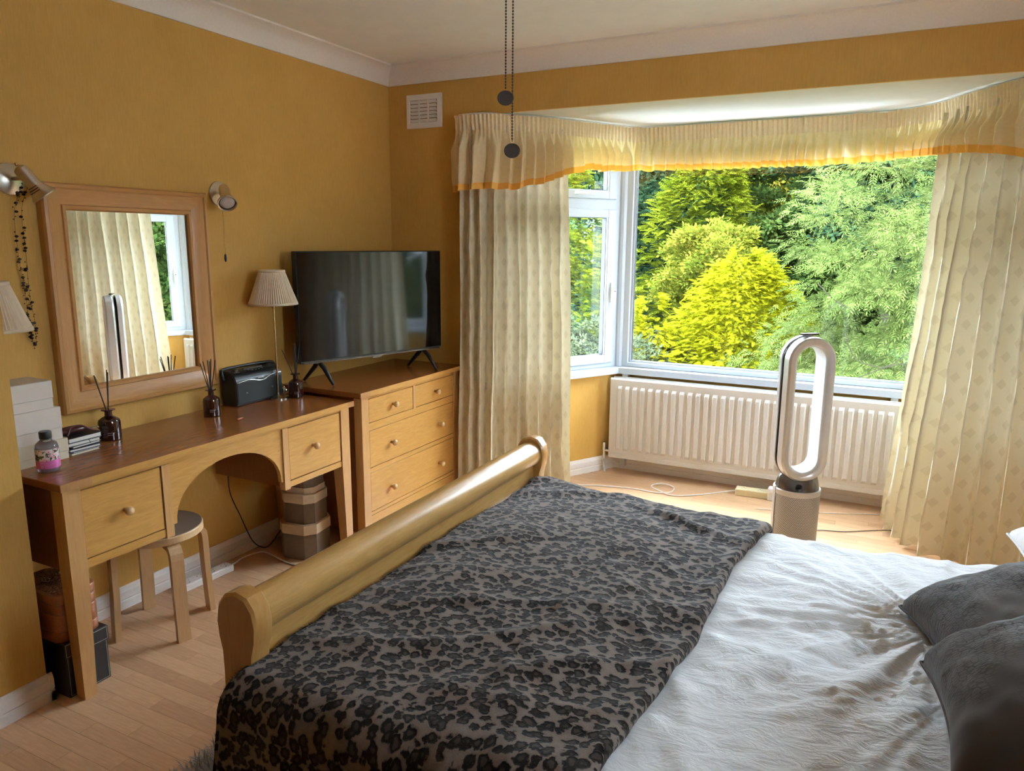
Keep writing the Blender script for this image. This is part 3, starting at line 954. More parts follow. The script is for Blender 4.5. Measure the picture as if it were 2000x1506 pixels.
# ------------------------------------------------------------------ valance and curtains
def resample(pts, step):
    P = [Vector(p) for p in pts]
    out = []; acc = 0.0
    L = [0.0]
    for a, b in zip(P[:-1], P[1:]): L.append(L[-1] + (b - a).length)
    n = max(2, int(L[-1] / step))
    j = 0
    for k in range(n + 1):
        s = L[-1] * k / n
        while j < len(L) - 2 and L[j + 1] < s: j += 1
        t = (s - L[j]) / max(1e-9, L[j + 1] - L[j])
        out.append((P[j].lerp(P[j + 1], t), s))
    return out, L[-1]
def normals2(pp):
    out = []
    for i in range(len(pp)):
        d = pp[min(i + 1, len(pp) - 1)][0] - pp[max(i - 1, 0)][0]
        d.z = 0; d.normalize()
        out.append(Vector((d.y, -d.x, 0)))          # towards the room
    return out
track = spline([(-2.345, 3.95, 0), (-2.335, 3.89, 0), (-2.16, 3.90, 0), (-2.05, 4.01, 0), (-1.94, 4.12, 0), (-1.82, 4.31, 0), (-1.68, 4.56, 0), (-1.56, 4.74, 0), (-1.42, 4.79, 0), (-0.9, 4.79, 0), (-0.2, 4.78, 0),
                (0.03, 4.70, 0), (0.155, 4.57, 0), (0.26, 4.37, 0), (0.36, 4.20, 0), (0.46, 4.06, 0), (0.62, 3.93, 0), (0.90, 3.88, 0), (0.92, 3.96, 0)], 8)
tp, TL = resample(track, 0.004)
tn = normals2(tp)
drop_x = [(-2.4, 1.888), (-2.03, 1.905), (-1.92, 1.942), (-1.83, 2.0), (-1.76, 2.035), (-1.5, 2.052), (-1.0, 2.045), (-0.4, 2.045), (0.08, 2.062), (0.2, 2.055), (0.33, 2.03), (0.47, 1.985), (0.6, 1.92), (0.95, 1.89)]
def zbot(x): return float(np.interp(x, [a for a, _ in drop_x], [b for _, b in drop_x]))
ZHEAD = 2.318; ZG = 2.232
val = thing('valance', 'gathered cream valance with gold hem across the whole bay', 'valance', (-0.8, 4.5, 2.25))
rs = random.Random(3)
# irregular pleat phases
ph_tight = []; ph_wide = []
a_t = a_w = 0.0
for i in range(len(tp)):
    a_t += 0.004 / (0.026 + 0.013 * noise.noise(Vector((tp[i][1] * 6, 3.1, 0))))
    a_w += 0.004 / (0.070 + 0.048 * noise.noise(Vector((tp[i][1] * 3.3, 7.7, 0))))
    ph_tight.append(a_t); ph_wide.append(a_w)
def saw(p, k=0.35):
    f = p - math.floor(p)
    return (f / k if f < k else 1 - (f - k) / (1 - k)) * 2 - 1
def val_pt(i, z):
    p, s = tp[i]
    n = tn[i]
    zb = zbot(p.x)
    if z >= ZG:
        k = (z - ZG) / (ZHEAD - ZG)
        lean = 0.010 * noise.noise(Vector((s * 9, 1.0, 0)))
        o = 0.006 + 0.0120 * saw(ph_tight[i] + 0.18 * k, 0.4) * (0.55 + 0.45 * k) + 0.004 * k
        dz = 0.006 * noise.noise(Vector((s * 14, 5, 0))) * k
        o += 0.006 * noise.noise(Vector((s * 20, z * 10, 2)))
    else:
        k = min(1.0, (ZG - z) / 0.10)
        o = 0.006 + (1 - k) * 0.0120 * saw(ph_tight[i], 0.4) * 0.55 + k * (0.040 * saw(ph_wide[i] + 0.25 * noise.noise(Vector((s * 2.0, z * 4, 0))), 0.42) + 0.014 * noise.noise(Vector((s * 6, z * 7, 4))))
        o += 0.020 * k
        dz = 0.010 * noise.noise(Vector((s * 11, 9, 0))) * k
    q = p + n * o
    return Vector((q.x, q.y, z + dz))
def val_band(z0f, z1f, nz):
    bm = bm_new()
    idx = list(range(0, len(tp), 1))
    def fn(u, v):
        i = idx[int(round(u * (len(idx) - 1)))]
        x = tp[i][0].x
        z0, z1 = z0f(x), z1f(x)
        return val_pt(i, z0 + (z1 - z0) * v)
    grid(bm, len(idx) - 1, nz, fn, lambda u, v: (u * TL, v * 0.3))
    return bm
obj('heading', val_band(lambda x: ZG, lambda x: ZHEAD, 4), 'valance_head', val, smooth=True, normals=False, label='tightly pleated heading tape')
obj('skirt', val_band(lambda x: zbot(x) + 0.036, lambda x: ZG, 9), 'valance', val, smooth=True, normals=False)
obj('hem_trim', val_band(lambda x: zbot(x), lambda x: zbot(x) + 0.036, 2), 'trim_gold', val, smooth=True, normals=False, label='gold band along the hem')
rail_p = [p - n * 0.012 for (p, s), n in list(zip(tp, tn))[::12]]
bm = bm_new()
secs = []
for p in rail_p:
    pass
tube(bm, [Vector((p.x, p.y, 2.322)) for p in rail_p], 0.007, 6)
cr = obj('curtain_rail', bm, 'white_plastic', smooth=True, label='white curtain rail fixed under the bay soffit', cat='curtain rail')

def curtain(name, top, bot, ztop, zbot_, npl, amp0, amp1, seed, label, width, nz=46, group=None):
    T, LT = resample(spline(top, 10), 0.0055)
    n = len(T) - 1
    Bq, LB_ = resample(spline(bot, 10), LB_step(bot, n))
    m = min(len(T), len(Bq))
    T = T[:m]; Bq = Bq[:m]
    NT, NB = normals2(T), normals2(Bq)
    ph = []
    a = 0.0
    for i in range(m):
        a += (1.0 / m) * npl * (1 + 0.45 * noise.noise(Vector((i / m * npl * 0.9, seed, 0))))
        ph.append(a)
    bm = bm_new()
    def fn(u, v):
        i = int(round(u * (m - 1)))
        z = ztop + (zbot_ - ztop) * v
        e = v ** 1.25
        p = T[i][0].lerp(Bq[i][0], e); nn = NT[i].lerp(NB[i], e)
        am = amp0 + (amp1 - amp0) * v
        wob = 0.16 * noise.noise(Vector((ph[i] * 0.7, z * 1.2, seed)))
        s = ph[i] + wob
        f = s - math.floor(s)
        sh = 1.0 - 2.0 * abs(math.sin(PI * f)) ** 0.8 + 0.3
        sh *= 0.8 + 0.5 * noise.noise(Vector((math.floor(s) * 3.1, 0.5, seed)))
        crk = 0.004 * noise.noise(Vector((u * 30, z * 22, seed))) + 0.0025 * noise.noise(Vector((u * 60, z * 50, seed)))
        q = p + nn * (am * sh + crk)
        lift = 0.012 * math.sin(2 * PI * f) * (v > 0.97)
        return Vector((q.x, q.y, z + (lift if v > 0.98 else 0)))
    grid(bm, m - 1, nz, fn, lambda u, v: (u * width, v * (ztop - zbot_)))
    return obj(name, bm, 'curtain', smooth=True, normals=False, label=label, cat='curtain', group=group)
def LB_step(pts, n):
    S = spline(pts, 10)
    L = sum((b - a).length for a, b in zip(S[:-1], S[1:]))
    return L / (n + 0.5)
c_left = curtain('curtain', [(-2.32, 3.90, 0), (-2.16, 3.935, 0), (-2.06, 4.05, 0), (-1.95, 4.18, 0), (-1.835, 4.34, 0)],
        [(-2.33, 3.86, 0), (-2.14, 3.92, 0), (-2.0, 4.05, 0), (-1.88, 4.17, 0), (-1.76, 4.31, 0)], 2.26, 0.02, 9.5, 0.050, 0.060, 2.3,
        'cream diamond damask curtain gathered left of the bay, beside the chest of drawers', 1.7)
bm = bm_new()
prism(bm, [(-2.30, 0.80), (-2.335, 0.745), (-2.358, 0.67), (-2.368, 0.60), (-2.366, 0.555), (-2.352, 0.53), (-2.30, 0.51)], lambda u, v, w: Vector((u, w, v)), 3.936, 3.948)
obj('tieback', bm, 'valance_head', c_left, label='cream tieback flap behind the curtain')
curtain('curtain', [(0.19, 4.54, 0), (0.275, 4.39, 0), (0.38, 4.22, 0), (0.53, 4.06, 0), (0.72, 3.95, 0), (0.90, 3.89, 0)],
        [(0.10, 4.62, 0), (0.19, 4.36, 0), (0.31, 4.18, 0), (0.50, 4.08, 0), (0.72, 3.95, 0), (0.98, 3.84, 0)], 2.26, 0.015, 11.0, 0.045, 0.065, 8.1,
        'cream diamond damask curtain at the right of the bay, flaring to the floor', 1.9)

# ------------------------------------------------------------------ dressing table
dk = thing('dressing_table', 'honey wooden dressing table with two drawers and arched kneehole', 'dressing table', (-2.64, 2.16, 0))
DX0, DX1, DY0, DY1, DZ = -2.885, -2.385, 1.405, 2.918, 0.800
FX = -2.40                      # face plane of the front
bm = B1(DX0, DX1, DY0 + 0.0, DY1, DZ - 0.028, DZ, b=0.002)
top = obj('table_top', bm, 'desk_top', dk)
obj('front_lipping', B1(DX1 - 0.004, DX1 + 0.002, DY0 + 0.11, DY1 - 0.05, DZ - 0.0275, DZ - 0.001), 'desk_y', top)
obj('corner_block', B1(DX1 - 0.004, DX1 + 0.002, DY0, DY0 + 0.11, DZ - 0.0275, DZ - 0.001), 'desk_edge', top)
obj('corner_block', B1(DX1 - 0.004, DX1 + 0.002, DY1 - 0.05, DY1, DZ - 0.0275, DZ - 0.001), 'desk_edge', top)
def tleg(xf, ys, inner_y, inner_x, w_top=0.062, w_bot=0.045):
    # square tapered leg; outer faces upright, inner faces taper
    bm = bm_new()
    secs = []
    for z, w in ((0, w_bot), (0.48, w_top), (DZ - 0.028, w_top)):
        x0, x1 = (xf - w, xf) if inner_x < 0 else (xf, xf + w)
        y0, y1 = (ys, ys + w) if inner_y > 0 else (ys - w, ys)
        secs.append([(x0, y0, z), (x1, y0, z), (x1, y1, z), (x0, y1, z)])
    loft(bm, secs)
    return bm
obj('leg', tleg(FX, 1.418, 1, -1), 'desk_z', dk)
obj('leg', tleg(FX, 2.895, -1, -1), 'desk_z', dk)
obj('leg', tleg(DX0 + 0.01, 1.418, 1, 1), 'desk_z', dk)
obj('leg', tleg(DX0 + 0.01, 2.895, -1, 1), 'desk_z', dk)
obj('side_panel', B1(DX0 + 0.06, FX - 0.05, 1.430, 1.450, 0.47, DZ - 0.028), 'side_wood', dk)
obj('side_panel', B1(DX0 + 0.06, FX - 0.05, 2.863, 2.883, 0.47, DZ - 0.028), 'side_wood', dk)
zt = DZ - 0.028
# left drawer bay
fr = FX - 0.006
obj('top_rail', B1(fr - 0.02, fr, 1.478, 2.836, 0.757, zt), 'desk_y', dk)
obj('bottom_rail', B1(fr - 0.02, fr, 1.470, 1.803, 0.472, 0.503), 'desk_y', dk)
obj('bottom_rail', B1(fr - 0.02, fr, 2.468, 2.838, 0.472, 0.500), 'desk_y', dk)
obj('stile', B1(fr - 0.03, fr + 0.004, 1.800, 1.835, 0.466, 0.757), 'desk_z', dk)
obj('stile', B1(fr - 0.03, fr + 0.004, 2.432, 2.466, 0.466, 0.757), 'desk_z', dk)
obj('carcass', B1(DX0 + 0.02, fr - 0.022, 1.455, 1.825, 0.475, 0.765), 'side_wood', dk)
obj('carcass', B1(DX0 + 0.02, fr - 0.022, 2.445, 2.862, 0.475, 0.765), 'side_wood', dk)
def knob(bm, x, y, z, r=0.017):
    M = Matrix.Rotation(PI / 2, 4, 'Y')
    lathe(bm, [(0.008, 0.0), (0.0075, 0.010), (0.010, 0.016), (r * 0.9, 0.020), (r, 0.026), (r * 0.92, 0.033), (r * 0.5, 0.038), (0.001, 0.039)], (x, y, z), 16, M)
def drawer(parent, y0, y1, z0, z1, x, knobs):
    d = obj('drawer', B1(x - 0.02, x, y0, y1, z0, z1, b=0.0015), 'desk_y', parent)
    for ky in knobs:
        bm = bm_new(); knob(bm, x, ky[0], ky[1])
        obj('knob', bm, 'birch', d, smooth=True)
    return d
obj('gap_shade_sheet', B1(fr - 0.021, fr - 0.012, 1.478, 1.800, 0.503, 0.757), 'black', dk)  # black sheet stands in for the shade round the drawer front
obj('gap_shade_sheet', B1(fr - 0.021, fr - 0.012, 2.466, 2.836, 0.500, 0.757), 'black', dk)
drawer(dk, 1.483, 1.796, 0.507, 0.753, fr, [(1.64, 0.635)])
drawer(dk, 2.471, 2.830, 0.505, 0.753, fr, [(2.63, 0.635)])
# arched apron
bm = bm_new()
poly = [(1.835, 0.757), (1.835, 0.508), (1.853, 0.508)]
cy0, ry, rz = 2.137, 0.282, 0.200
for k in range(25):
    a = PI - PI * k / 24
    poly.append((cy0 + ry * math.cos(a), 0.508 + rz * math.sin(a) ** 0.9))
poly += [(2.432, 0.508), (2.432, 0.757)]
# split into quads so the concave outline triangulates cleanly
topz = 0.757
vsF = []
arc = poly[2:-1]
for xx in (fr - 0.004, fr - 0.024):
    vsF.append([(bm.verts.new((xx, yy, zz)), bm.verts.new((xx, yy, topz))) for yy, zz in [(1.835, 0.508)] + arc])
for a, b in zip(vsF[0][:-1], vsF[0][1:]): bm.faces.new((a[0], b[0], b[1], a[1]))
for a, b in zip(vsF[1][:-1], vsF[1][1:]): bm.faces.new((a[1], b[1], b[0], a[0]))
for i in range(len(vsF[0]) - 1):
    bm.faces.new((vsF[0][i][0], vsF[0][i + 1][0], vsF[1][i + 1][0], vsF[1][i][0]))
obj('arched_apron', bm, 'desk_y', dk)
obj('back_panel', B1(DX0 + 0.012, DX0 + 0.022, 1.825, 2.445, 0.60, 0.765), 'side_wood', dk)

# ------------------------------------------------------------------ chest of drawers
ch = thing('chest_of_drawers', 'honey wooden chest of drawers under the television', 'chest of drawers', (-2.62, 3.44, 0))
CX0, CX1, CY0, CY1, CZ = -2.885, -2.35, 2.930, 3.958, 0.838
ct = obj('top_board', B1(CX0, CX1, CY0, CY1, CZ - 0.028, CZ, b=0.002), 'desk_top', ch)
obj('front_lipping', B1(CX1 - 0.004, CX1 + 0.002, CY0 + 0.08, CY1 - 0.06, CZ - 0.0275, CZ - 0.001), 'desk_y', ct)
obj('corner_block', B1(CX1 - 0.004, CX1 + 0.002, CY0, CY0 + 0.08, CZ - 0.0275, CZ - 0.001), 'desk_edge', ct)
obj('corner_block', B1(CX1 - 0.004, CX1 + 0.002, CY1 - 0.06, CY1, CZ - 0.0275, CZ - 0.001), 'desk_edge', ct)
cf = -2.372
for (ya, yb) in ((2.962, 3.022), (3.872, 3.925)):
    obj('post', B1(cf - 0.05, cf, ya, yb, 0, CZ - 0.028, b=0.002), 'desk_z', ch)
    obj('post', B1(CX0 + 0.01, CX0 + 0.06, ya, yb, 0, CZ - 0.028, b=0.002), 'desk_z', ch)
obj('side_panel', B1(CX0 + 0.055, cf - 0.045, 2.972, 2.990, 0.06, CZ - 0.028), 'side_wood', ch)
obj('side_panel', B1(CX0 + 0.055, cf - 0.045, 3.897, 3.915, 0.06, CZ - 0.028), 'side_wood', ch)
obj('carcass', B1(CX0 + 0.012, cf - 0.030, 2.995, 3.895, 0.05, CZ - 0.03), 'side_wood', ch)
cr_ = cf - 0.004
for z0, z1 in ((0.790, CZ - 0.028), (0.618, 0.658), (0.388, 0.412), (0.150, 0.168)):
    obj('rail', B1(cr_ - 0.02, cr_, 3.022, 3.872, z0, z1), 'desk_y', ch)
obj('plinth', B1(cr_ - 0.02, cr_, 3.022, 3.872, 0.03, 0.147), 'desk_y', ch)
obj('stile', B1(cr_ - 0.02, cr_ + 0.002, 3.432, 3.456, 0.655, 0.792), 'desk_z', ch)
obj('gap_shade_sheet', B1(cr_ - 0.022, cr_ - 0.012, 3.02, 3.874, 0.15, 0.80), 'black', ch)  # black sheet painted as the shade between the drawers
drawer(ch, 3.026, 3.430, 0.661, 0.787, cr_, [(3.237, 0.724)])
drawer(ch, 3.458, 3.868, 0.661, 0.787, cr_, [(3.662, 0.718)])
drawer(ch, 3.026, 3.868, 0.415, 0.615, cr_, [(3.215, 0.513), (3.70, 0.510)])
drawer(ch, 3.026, 3.868, 0.171, 0.385, cr_, [(3.205, 0.262), (3.70, 0.262)])

# ------------------------------------------------------------------ television
tvL = Vector((-2.735, 2.925, 0)); tvR = Vector((-2.447, 3.851, 0))
td = (tvR - tvL).normalized(); tnrm = Vector((td.y, -td.x, 0))    # towards the room
tv = thing('television', 'black flat screen television standing on the chest of drawers', 'television', (-2.59, 3.385, CZ))
def tvM():
    M = Matrix.Identity(4)
    for i in range(3):
        M[i][0] = td[i]; M[i][1] = tnrm[i]; M[i][2] = (0, 0, 1)[i]; M[i][3] = tvL[i]
    return M
TM = tvM(); TW = (tvR - tvL).length; TZ0, TZ1 = 0.958, 1.545
obj('casing', B1(0, TW, -0.045, 0.0, TZ0, TZ1, b=0.004, M=TM), 'tv_back', tv)
obj('rear_housing', B1(0.15, TW - 0.15, -0.075, -0.04, TZ0 + 0.02, TZ0 + 0.30, b=0.01, M=TM), 'tv_back', tv)
obj('screen', B1(0.006, TW - 0.006, 0.0, 0.003, TZ0 + 0.012, TZ1 - 0.006, M=TM), 'tv_screen', tv)
obj('chin_strip', B1(0.02, TW - 0.02, 0.0, 0.006, TZ0 - 0.004, TZ0 + 0.004, M=TM), 'gunmetal', tv)
obj('logo_tab', B1(TW * 0.5 - 0.03, TW * 0.5 + 0.03, -0.004, 0.007, TZ0 - 0.014, TZ0 - 0.003, M=TM), 'gunmetal', tv, label='small grey maker tab under the screen')
for t_ in (0.115, TW - 0.14):
    for s_ in (1, -1):
        bm = bm_new()
        a = TM @ Vector((t_, -0.02, TZ0 + 0.004)); b_ = TM @ Vector((t_ + 0.01, -0.02 + s_ * 0.045, TZ0 - 0.03)); c_ = TM @ Vector((t_ + 0.02 * s_, -0.02 + s_ * 0.115, CZ + 0.006))
        tube(bm, [a, b_, c_], 0.010, 8, radii=[0.012, 0.013, 0.008])
        obj('foot', bm, 'black', tv, smooth=True)

# ------------------------------------------------------------------ mirror
mi = thing('wall_mirror', 'large wall mirror in a broad moulded wooden frame above the dressing table', 'mirror', (WX, 2.11, 0.915))
my0, my1, mz0, mz1 = 1.733, 2.492, 0.914, 1.810
# profile: (distance in from outer edge, height off the wall)
MP = [(0, 0), (0, 0.030), (0.006, 0.040), (0.018, 0.042), (0.024, 0.036), (0.028, 0.036), (0.055, 0.030), (0.080, 0.020), (0.084, 0.026), (0.096, 0.026), (0.102, 0.018), (0.102, 0)]
def msec(k, inn):  # corner k of the frame at inset inn
    ys, zs = ((my0 + inn, my1 - inn), (mz0 + inn, mz1 - inn))
    return [(ys[0], zs[0]), (ys[1], zs[0]), (ys[1], zs[1]), (ys[0], zs[1])][k]
for k, mname in ((0, 'mirror_y'), (1, 'mirror_z'), (2, 'mirror_y'), (3, 'mirror_z')):
    A = []; Bq = []
    for inn, h in MP:
        y_, z_ = msec(k, inn); A.append((WX + 0.002 + h, y_, z_))
        y_, z_ = msec((k + 1) % 4, inn); Bq.append((WX + 0.002 + h, y_, z_))
    bm = bm_new(); loft(bm, [A, Bq])
    obj('frame_side', bm, mname, mi, smooth=True, angle=28)
obj('mirror_glass', B1(WX + 0.004, WX + 0.012, my0 + 0.09, my1 - 0.09, mz0 + 0.09, mz1 - 0.09), 'mirror', mi)

# ------------------------------------------------------------------ wall spotlights
def spotlight(y, z, head_dir, tip, label, cord):
    t = thing('wall_spotlight', label, 'wall light', (WX, y, z), group='brushed nickel spotlights either side of the mirror')
    Mx = Matrix.Rotation(PI / 2, 4, 'Y')
    bm = bm_new(); lathe(bm, [(0.056, 0.0), (0.056, 0.006), (0.050, 0.010), (0.012, 0.022), (0.002, 0.023)], (WX, y, z), 32, Mx)
    obj('wall_plate', bm, 'nickel', t, smooth=True, angle=40)
    j = Vector(tip)
    bm = bm_new(); tube(bm, [(WX + 0.015, y, z), (WX + 0.05, y + (j.y - y) * 0.4, z + (j.z - z) * 0.4), tuple(j)], 0.0075, 10)
    obj('arm', bm, 'nickel', t, smooth=True)
    d = Vector(head_dir).normalized()
    x_, y_ = frame_from(d)
    R = Matrix((x_, y_, d)).transposed()
    bm = bm_new()
    lathe(bm, [(0.006, -0.048), (0.012, -0.046), (0.0215, -0.040), (0.024, -0.030), (0.024, 0.022), (0.027, 0.038), (0.036, 0.056), (0.043, 0.066), (0.045, 0.072), (0.043, 0.076), (0.038, 0.074), (0.036, 0.064)], j, 26, R.to_4x4(), cap=False)
    h = obj('lamp_head', bm, 'nickel', t, smooth=True, angle=40)
    bm = bm_new(); lathe(bm, [(0.037, 0.066), (0.030, 0.071), (0.012, 0.070), (0.001, 0.068)], j, 22, R.to_4x4())
    obj('bulb', bm, plain('frosted_bulb', (0.5, 0.46, 0.42), 0.2), h, smooth=True)
    bm = bm_new(); cyl(bm, j + d * -0.05 + Vector((0, 0, 0)), j + d * -0.062, 0.006, 0.004, 10)
    obj('finial', bm, 'lamp_stem', h, smooth=True)
    bm = bm_new()
    for k in range(3):
        tube(bm, [j + R @ Vector((0.0262 * math.cos(a) * (1 + .12 * k), 0.0262 * math.sin(a) * (1 + .12 * k), 0.032 + 0.008 * k)) for a in [i * 0.22 for i in range(9)]], 0.0016, 5)
    obj('cooling_slots', bm, 'bronze', h)
    if cord:
        bm = bm_new(); tube(bm, [(j.x - 0.02, j.y, j.z - 0.02), (j.x - 0.03, j.y + 0.004, cord[0] + 0.05), (j.x - 0.03, j.y + 0.006, cord[0])], 0.0017, 6)
        c_ = obj('pull_cord', bm, 'lamp_stem', t)
        bm = bm_new(); lathe(bm, [(0.002, 0), (0.005, -0.006), (0.0062, -0.022), (0.005, -0.034), (0.001, -0.038)], (j.x - 0.03, j.y + 0.006, cord[0]), 12)
        obj('cord_pull', bm, 'black', c_, smooth=True)
    return t
spotlight(2.597, 1.815, (0.80, -0.55, -0.85), (-2.79, 2.545, 1.812), 'small brushed nickel spotlight with a pull cord, right of the mirror', (1.535,))
spotlight(1.648, 1.812, (0.30, 0.62, -0.95), (-2.785, 1.655, 1.812), 'brushed nickel spotlight at the left edge with bead strings hung on it', None)

# bead strings
def beads(name, label, path, seed):
    r = random.Random(seed)
    pts = spline(path, 30)
    t = thing(name, label, 'necklace', path[0], group='black bead strings hung from the left spotlight')
    bm = bm_new(); tube(bm, pts, 0.0008, 4)
    obj('thread', bm, 'black', t)
    bm = bm_new()
    i = 0
    for p in pts[::1]:
        if r.random() < 0.42:
            big = r.random() < 0.35
            rr = 0.0062 if big else 0.0025
            q = p + Vector((r.uniform(-.004, .004), r.uniform(-.006, .006), 0))
            bmesh.ops.create_icosphere(bm, subdivisions=1, radius=rr, matrix=Matrix.Translation(q) @ Matrix.Diagonal((1, 1.25, 0.85, 1)))
    obj('beads', bm, 'bead', t, smooth=True, kind='stuff')
beads('bead_necklace', 'left strand of black beads hanging from the left spotlight', [(-2.82, 1.652, 1.795), (-2.865, 1.640, 1.70), (-2.875, 1.640, 1.55), (-2.875, 1.648, 1.40), (-2.875, 1.652, 1.28), (-2.875, 1.658, 1.19)], 1)
beads('bead_necklace', 'right strand of black beads hanging from the left spotlight', [(-2.81, 1.668, 1.795), (-2.865, 1.665, 1.70), (-2.875, 1.668, 1.55), (-2.875, 1.664, 1.40), (-2.875, 1.672, 1.28), (-2.875, 1.666, 1.205)], 2)

# ------------------------------------------------------------------ table lamps
def table_lamp(x, y, label, zb=DZ):
    t = thing('table_lamp', label, 'lamp', (x, y, zb), group='stick table lamps with cream pleated shades')
    bm = bm_new(); lathe(bm, [(0.055, 0), (0.055, 0.006), (0.045, 0.012), (0.012, 0.022), (0.006, 0.03)], (x, y, zb), 28)
    obj('base', bm, 'chrome', t, smooth=True, angle=40)
    bm = bm_new(); cyl(bm, (x, y, zb + 0.02), (x, y, zb + 0.50), 0.0048, n=10)
    lathe(bm, [(0.0048, 0.462), (0.009, 0.468), (0.009, 0.482), (0.0048, 0.487)], (x, y, zb), 12)
    obj('stem', bm, 'lamp_stem', t, smooth=True, angle=40)
    # pleated empire shade
    bm = bm_new()
    n = 120; z0, z1, r0, r1 = 1.288, 1.448, 0.117, 0.062
    rows_ = []
    for j in range(7):
        v = j / 6
        ring = []
        for i in range(n):
            a = 2 * PI * i / n
            pl = 0.0028 * (1 if i % 2 else -1) * (0.4 + 0.9 * abs(noise.noise(Vector((i * 0.35, v * 1.2, y))))) * (1.6 - v)
            r = r0 + (r1 - r0) * v + pl
            ring.append(bm.verts.new((x + r * math.cos(a), y + r * math.sin(a), z0 + (z1 - z0) * v)))
        rows_.append(ring)
    for a, b in zip(rows_[:-1], rows_[1:]):
        for i in range(n): bm.faces.new((a[i], a[(i + 1) % n], b[(i + 1) % n], b[i]))
    s = obj('lamp_shade', bm, 'shade', t)
    for rr, zz in ((r0 + 0.002, z0), (r1 + 0.002, z1)):
        bm = bm_new()
        lathe(bm, [(rr - 0.003, -0.006), (rr + 0.002, -0.006), (rr + 0.001, 0.006), (rr - 0.004, 0.006), (rr - 0.003, -0.006)], (x, y, zz), 48, cap=False)
        obj('shade_binding', bm, 'shade', s, smooth=True)
    bm = bm_new()
    for k in range(3):
        a = k * 2 * PI / 3
        tube(bm, [(x, y, zb + 0.49), (x + r1 * math.cos(a), y + r1 * math.sin(a), z1 - 0.01)], 0.0015, 5)
    lathe(bm, [(0.014, 0.49), (0.014, 0.53), (0.028, 0.56), (0.028, 0.59), (0.01, 0.61)], (x, y, zb), 14)
    obj('bulb', bm, 'white_gloss', s, smooth=True)
    return t
table_lamp(-2.765, 2.785, 'slim table lamp with cream pleated shade, standing behind the radio')
table_lamp(-2.765, 1.462, 'cream pleated lampshade cut off by the left edge, behind the white boxes')

# ------------------------------------------------------------------ reed diffusers
def diffuser(x, y, r, reeds, label, seed):
    t = thing('reed_diffuser', label, 'diffuser', (x, y, DZ), group='amber reed diffusers on the dressing table')
    bm = bm_new()
    lathe(bm, [(r * 0.92, 0.0), (r, 0.004), (r, 0.072), (r * 0.93, 0.082), (r * 0.6, 0.092), (r * 0.34, 0.098), (r * 0.32, 0.118), (r * 0.34, 0.119), (r * 0.62, 0.121), (r * 0.62, 0.126), (r * 0.28, 0.127)], (x, y, DZ), 28)
    b_ = obj('bottle', bm, 'amber', t, smooth=True, angle=35)
    rr = random.Random(seed)
    for (dx, dy, L) in reeds:
        bm = bm_new()
        d = Vector((dx, dy, 1)).normalized()
        p = Vector((x, y, DZ + 0.115))
        q0 = p - d * 0.09 + Vector((dx, dy, 0)) * 0.03
        cyl(bm, q0, p + d * L, 0.0022, n=6)
        obj('reed', bm, 'reed', t)
    # tiny maker's lettering as raised strips on the bottle
    bm = bm_new()
    a0 = math.atan2(-y, -x) + 0.12
    for row_, (zz, wid) in enumerate(((0.034, 0.5), (0.026, 0.34))):
        for k in range(7 if row_ == 0 else 5):
            a = a0 + (k - 3) * 0.10
            c_ = Vector((x + (r + 0.0003) * math.cos(a), y + (r + 0.0003) * math.sin(a), DZ + zz))
            M = Matrix.Translation(c_) @ Matrix.Rotation(a, 4, 'Z')
            box(bm, -0.0003, 0.0003, -0.0012, 0.0012, -0.0014, 0.0014, M=M)
    obj('label_print', bm, 'grey_cover', b_, kind='stuff')
    return t
diffuser(-2.775, 1.86, 0.042, [(0.12, -0.36, 0.17), (0.10, -0.34, 0.165), (0.03, 0.04, 0.165), (0.0, 0.06, 0.17), (0.02, 0.075, 0.16)], 'amber reed diffuser with black reeds, beside the notebooks', 1)
diffuser(-2.745, 2.345, 0.038, [(0.0, -0.34, 0.145), (0.05, -0.25, 0.15), (0.0, -0.03, 0.145), (0.03, 0.02, 0.14), (0.0, 0.10, 0.15), (0.0, 0.27, 0.145)], 'amber reed diffuser in front of the mirror’s right corner', 2)
diffuser(-2.70, 2.845, 0.038, [(-0.08, -0.52, 0.16), (0.0, -0.01, 0.165), (-0.02, 0.04, 0.165), (0.03, 0.06, 0.15), (0.0, 0.26, 0.16)], 'amber reed diffuser between the radio and the television', 3)

# ------------------------------------------------------------------ radio
ra = thing('radio', 'black portable radio with a silver wave line on the dressing table', 'radio', (-2.83, 2.68, DZ))
RXf, RXb = -2.775, -2.872
def rad_sec(yy, ins=0.0):
    z0, z1 = DZ + 0.004, DZ + 0.152
    return [(RXf, yy, z0 + 0.006), (RXf - 0.004, yy, z0), (RXb, yy, z0), (RXb, yy, z1 + 0.016), (RXb + 0.035, yy, z1 + 0.020), (RXf - 0.022, yy, z1 + 0.008), (RXf - 0.006, yy, z1 - 0.012), (RXf, yy, z1 - 0.03)]
bm = bm_new()
loft(bm, [rad_sec(2.522), rad_sec(2.828)])
bmesh.ops.bevel(bm, geom=[e for e in bm.edges], offset=0.004, segments=2, affect='EDGES')
obj('case', bm, 'black', ra, smooth=True, angle=40)
obj('speaker_grille', B1(RXf, RXf + 0.003, 2.530, 2.820, DZ + 0.016, DZ + 0.118, b=0.001), plain('radio_grille', (0.022, 0.026, 0.024), 0.45, bmp=0.5, scale=400), ra)
wave = [(2.528, 0.118), (2.56, 0.122), (2.60, 0.126), (2.63, 0.122), (2.655, 0.116), (2.68, 0.112), (2.705, 0.114), (2.73, 0.124), (2.76, 0.132), (2.79, 0.133), (2.822, 0.134)]
bm = bm_new(); tube(bm, spline([(RXf + 0.0035, a, DZ + b) for a, b in wave], 4), 0.0022, 6)
obj('silver_line', bm, 'chrome', ra, smooth=True)
bm = bm_new()
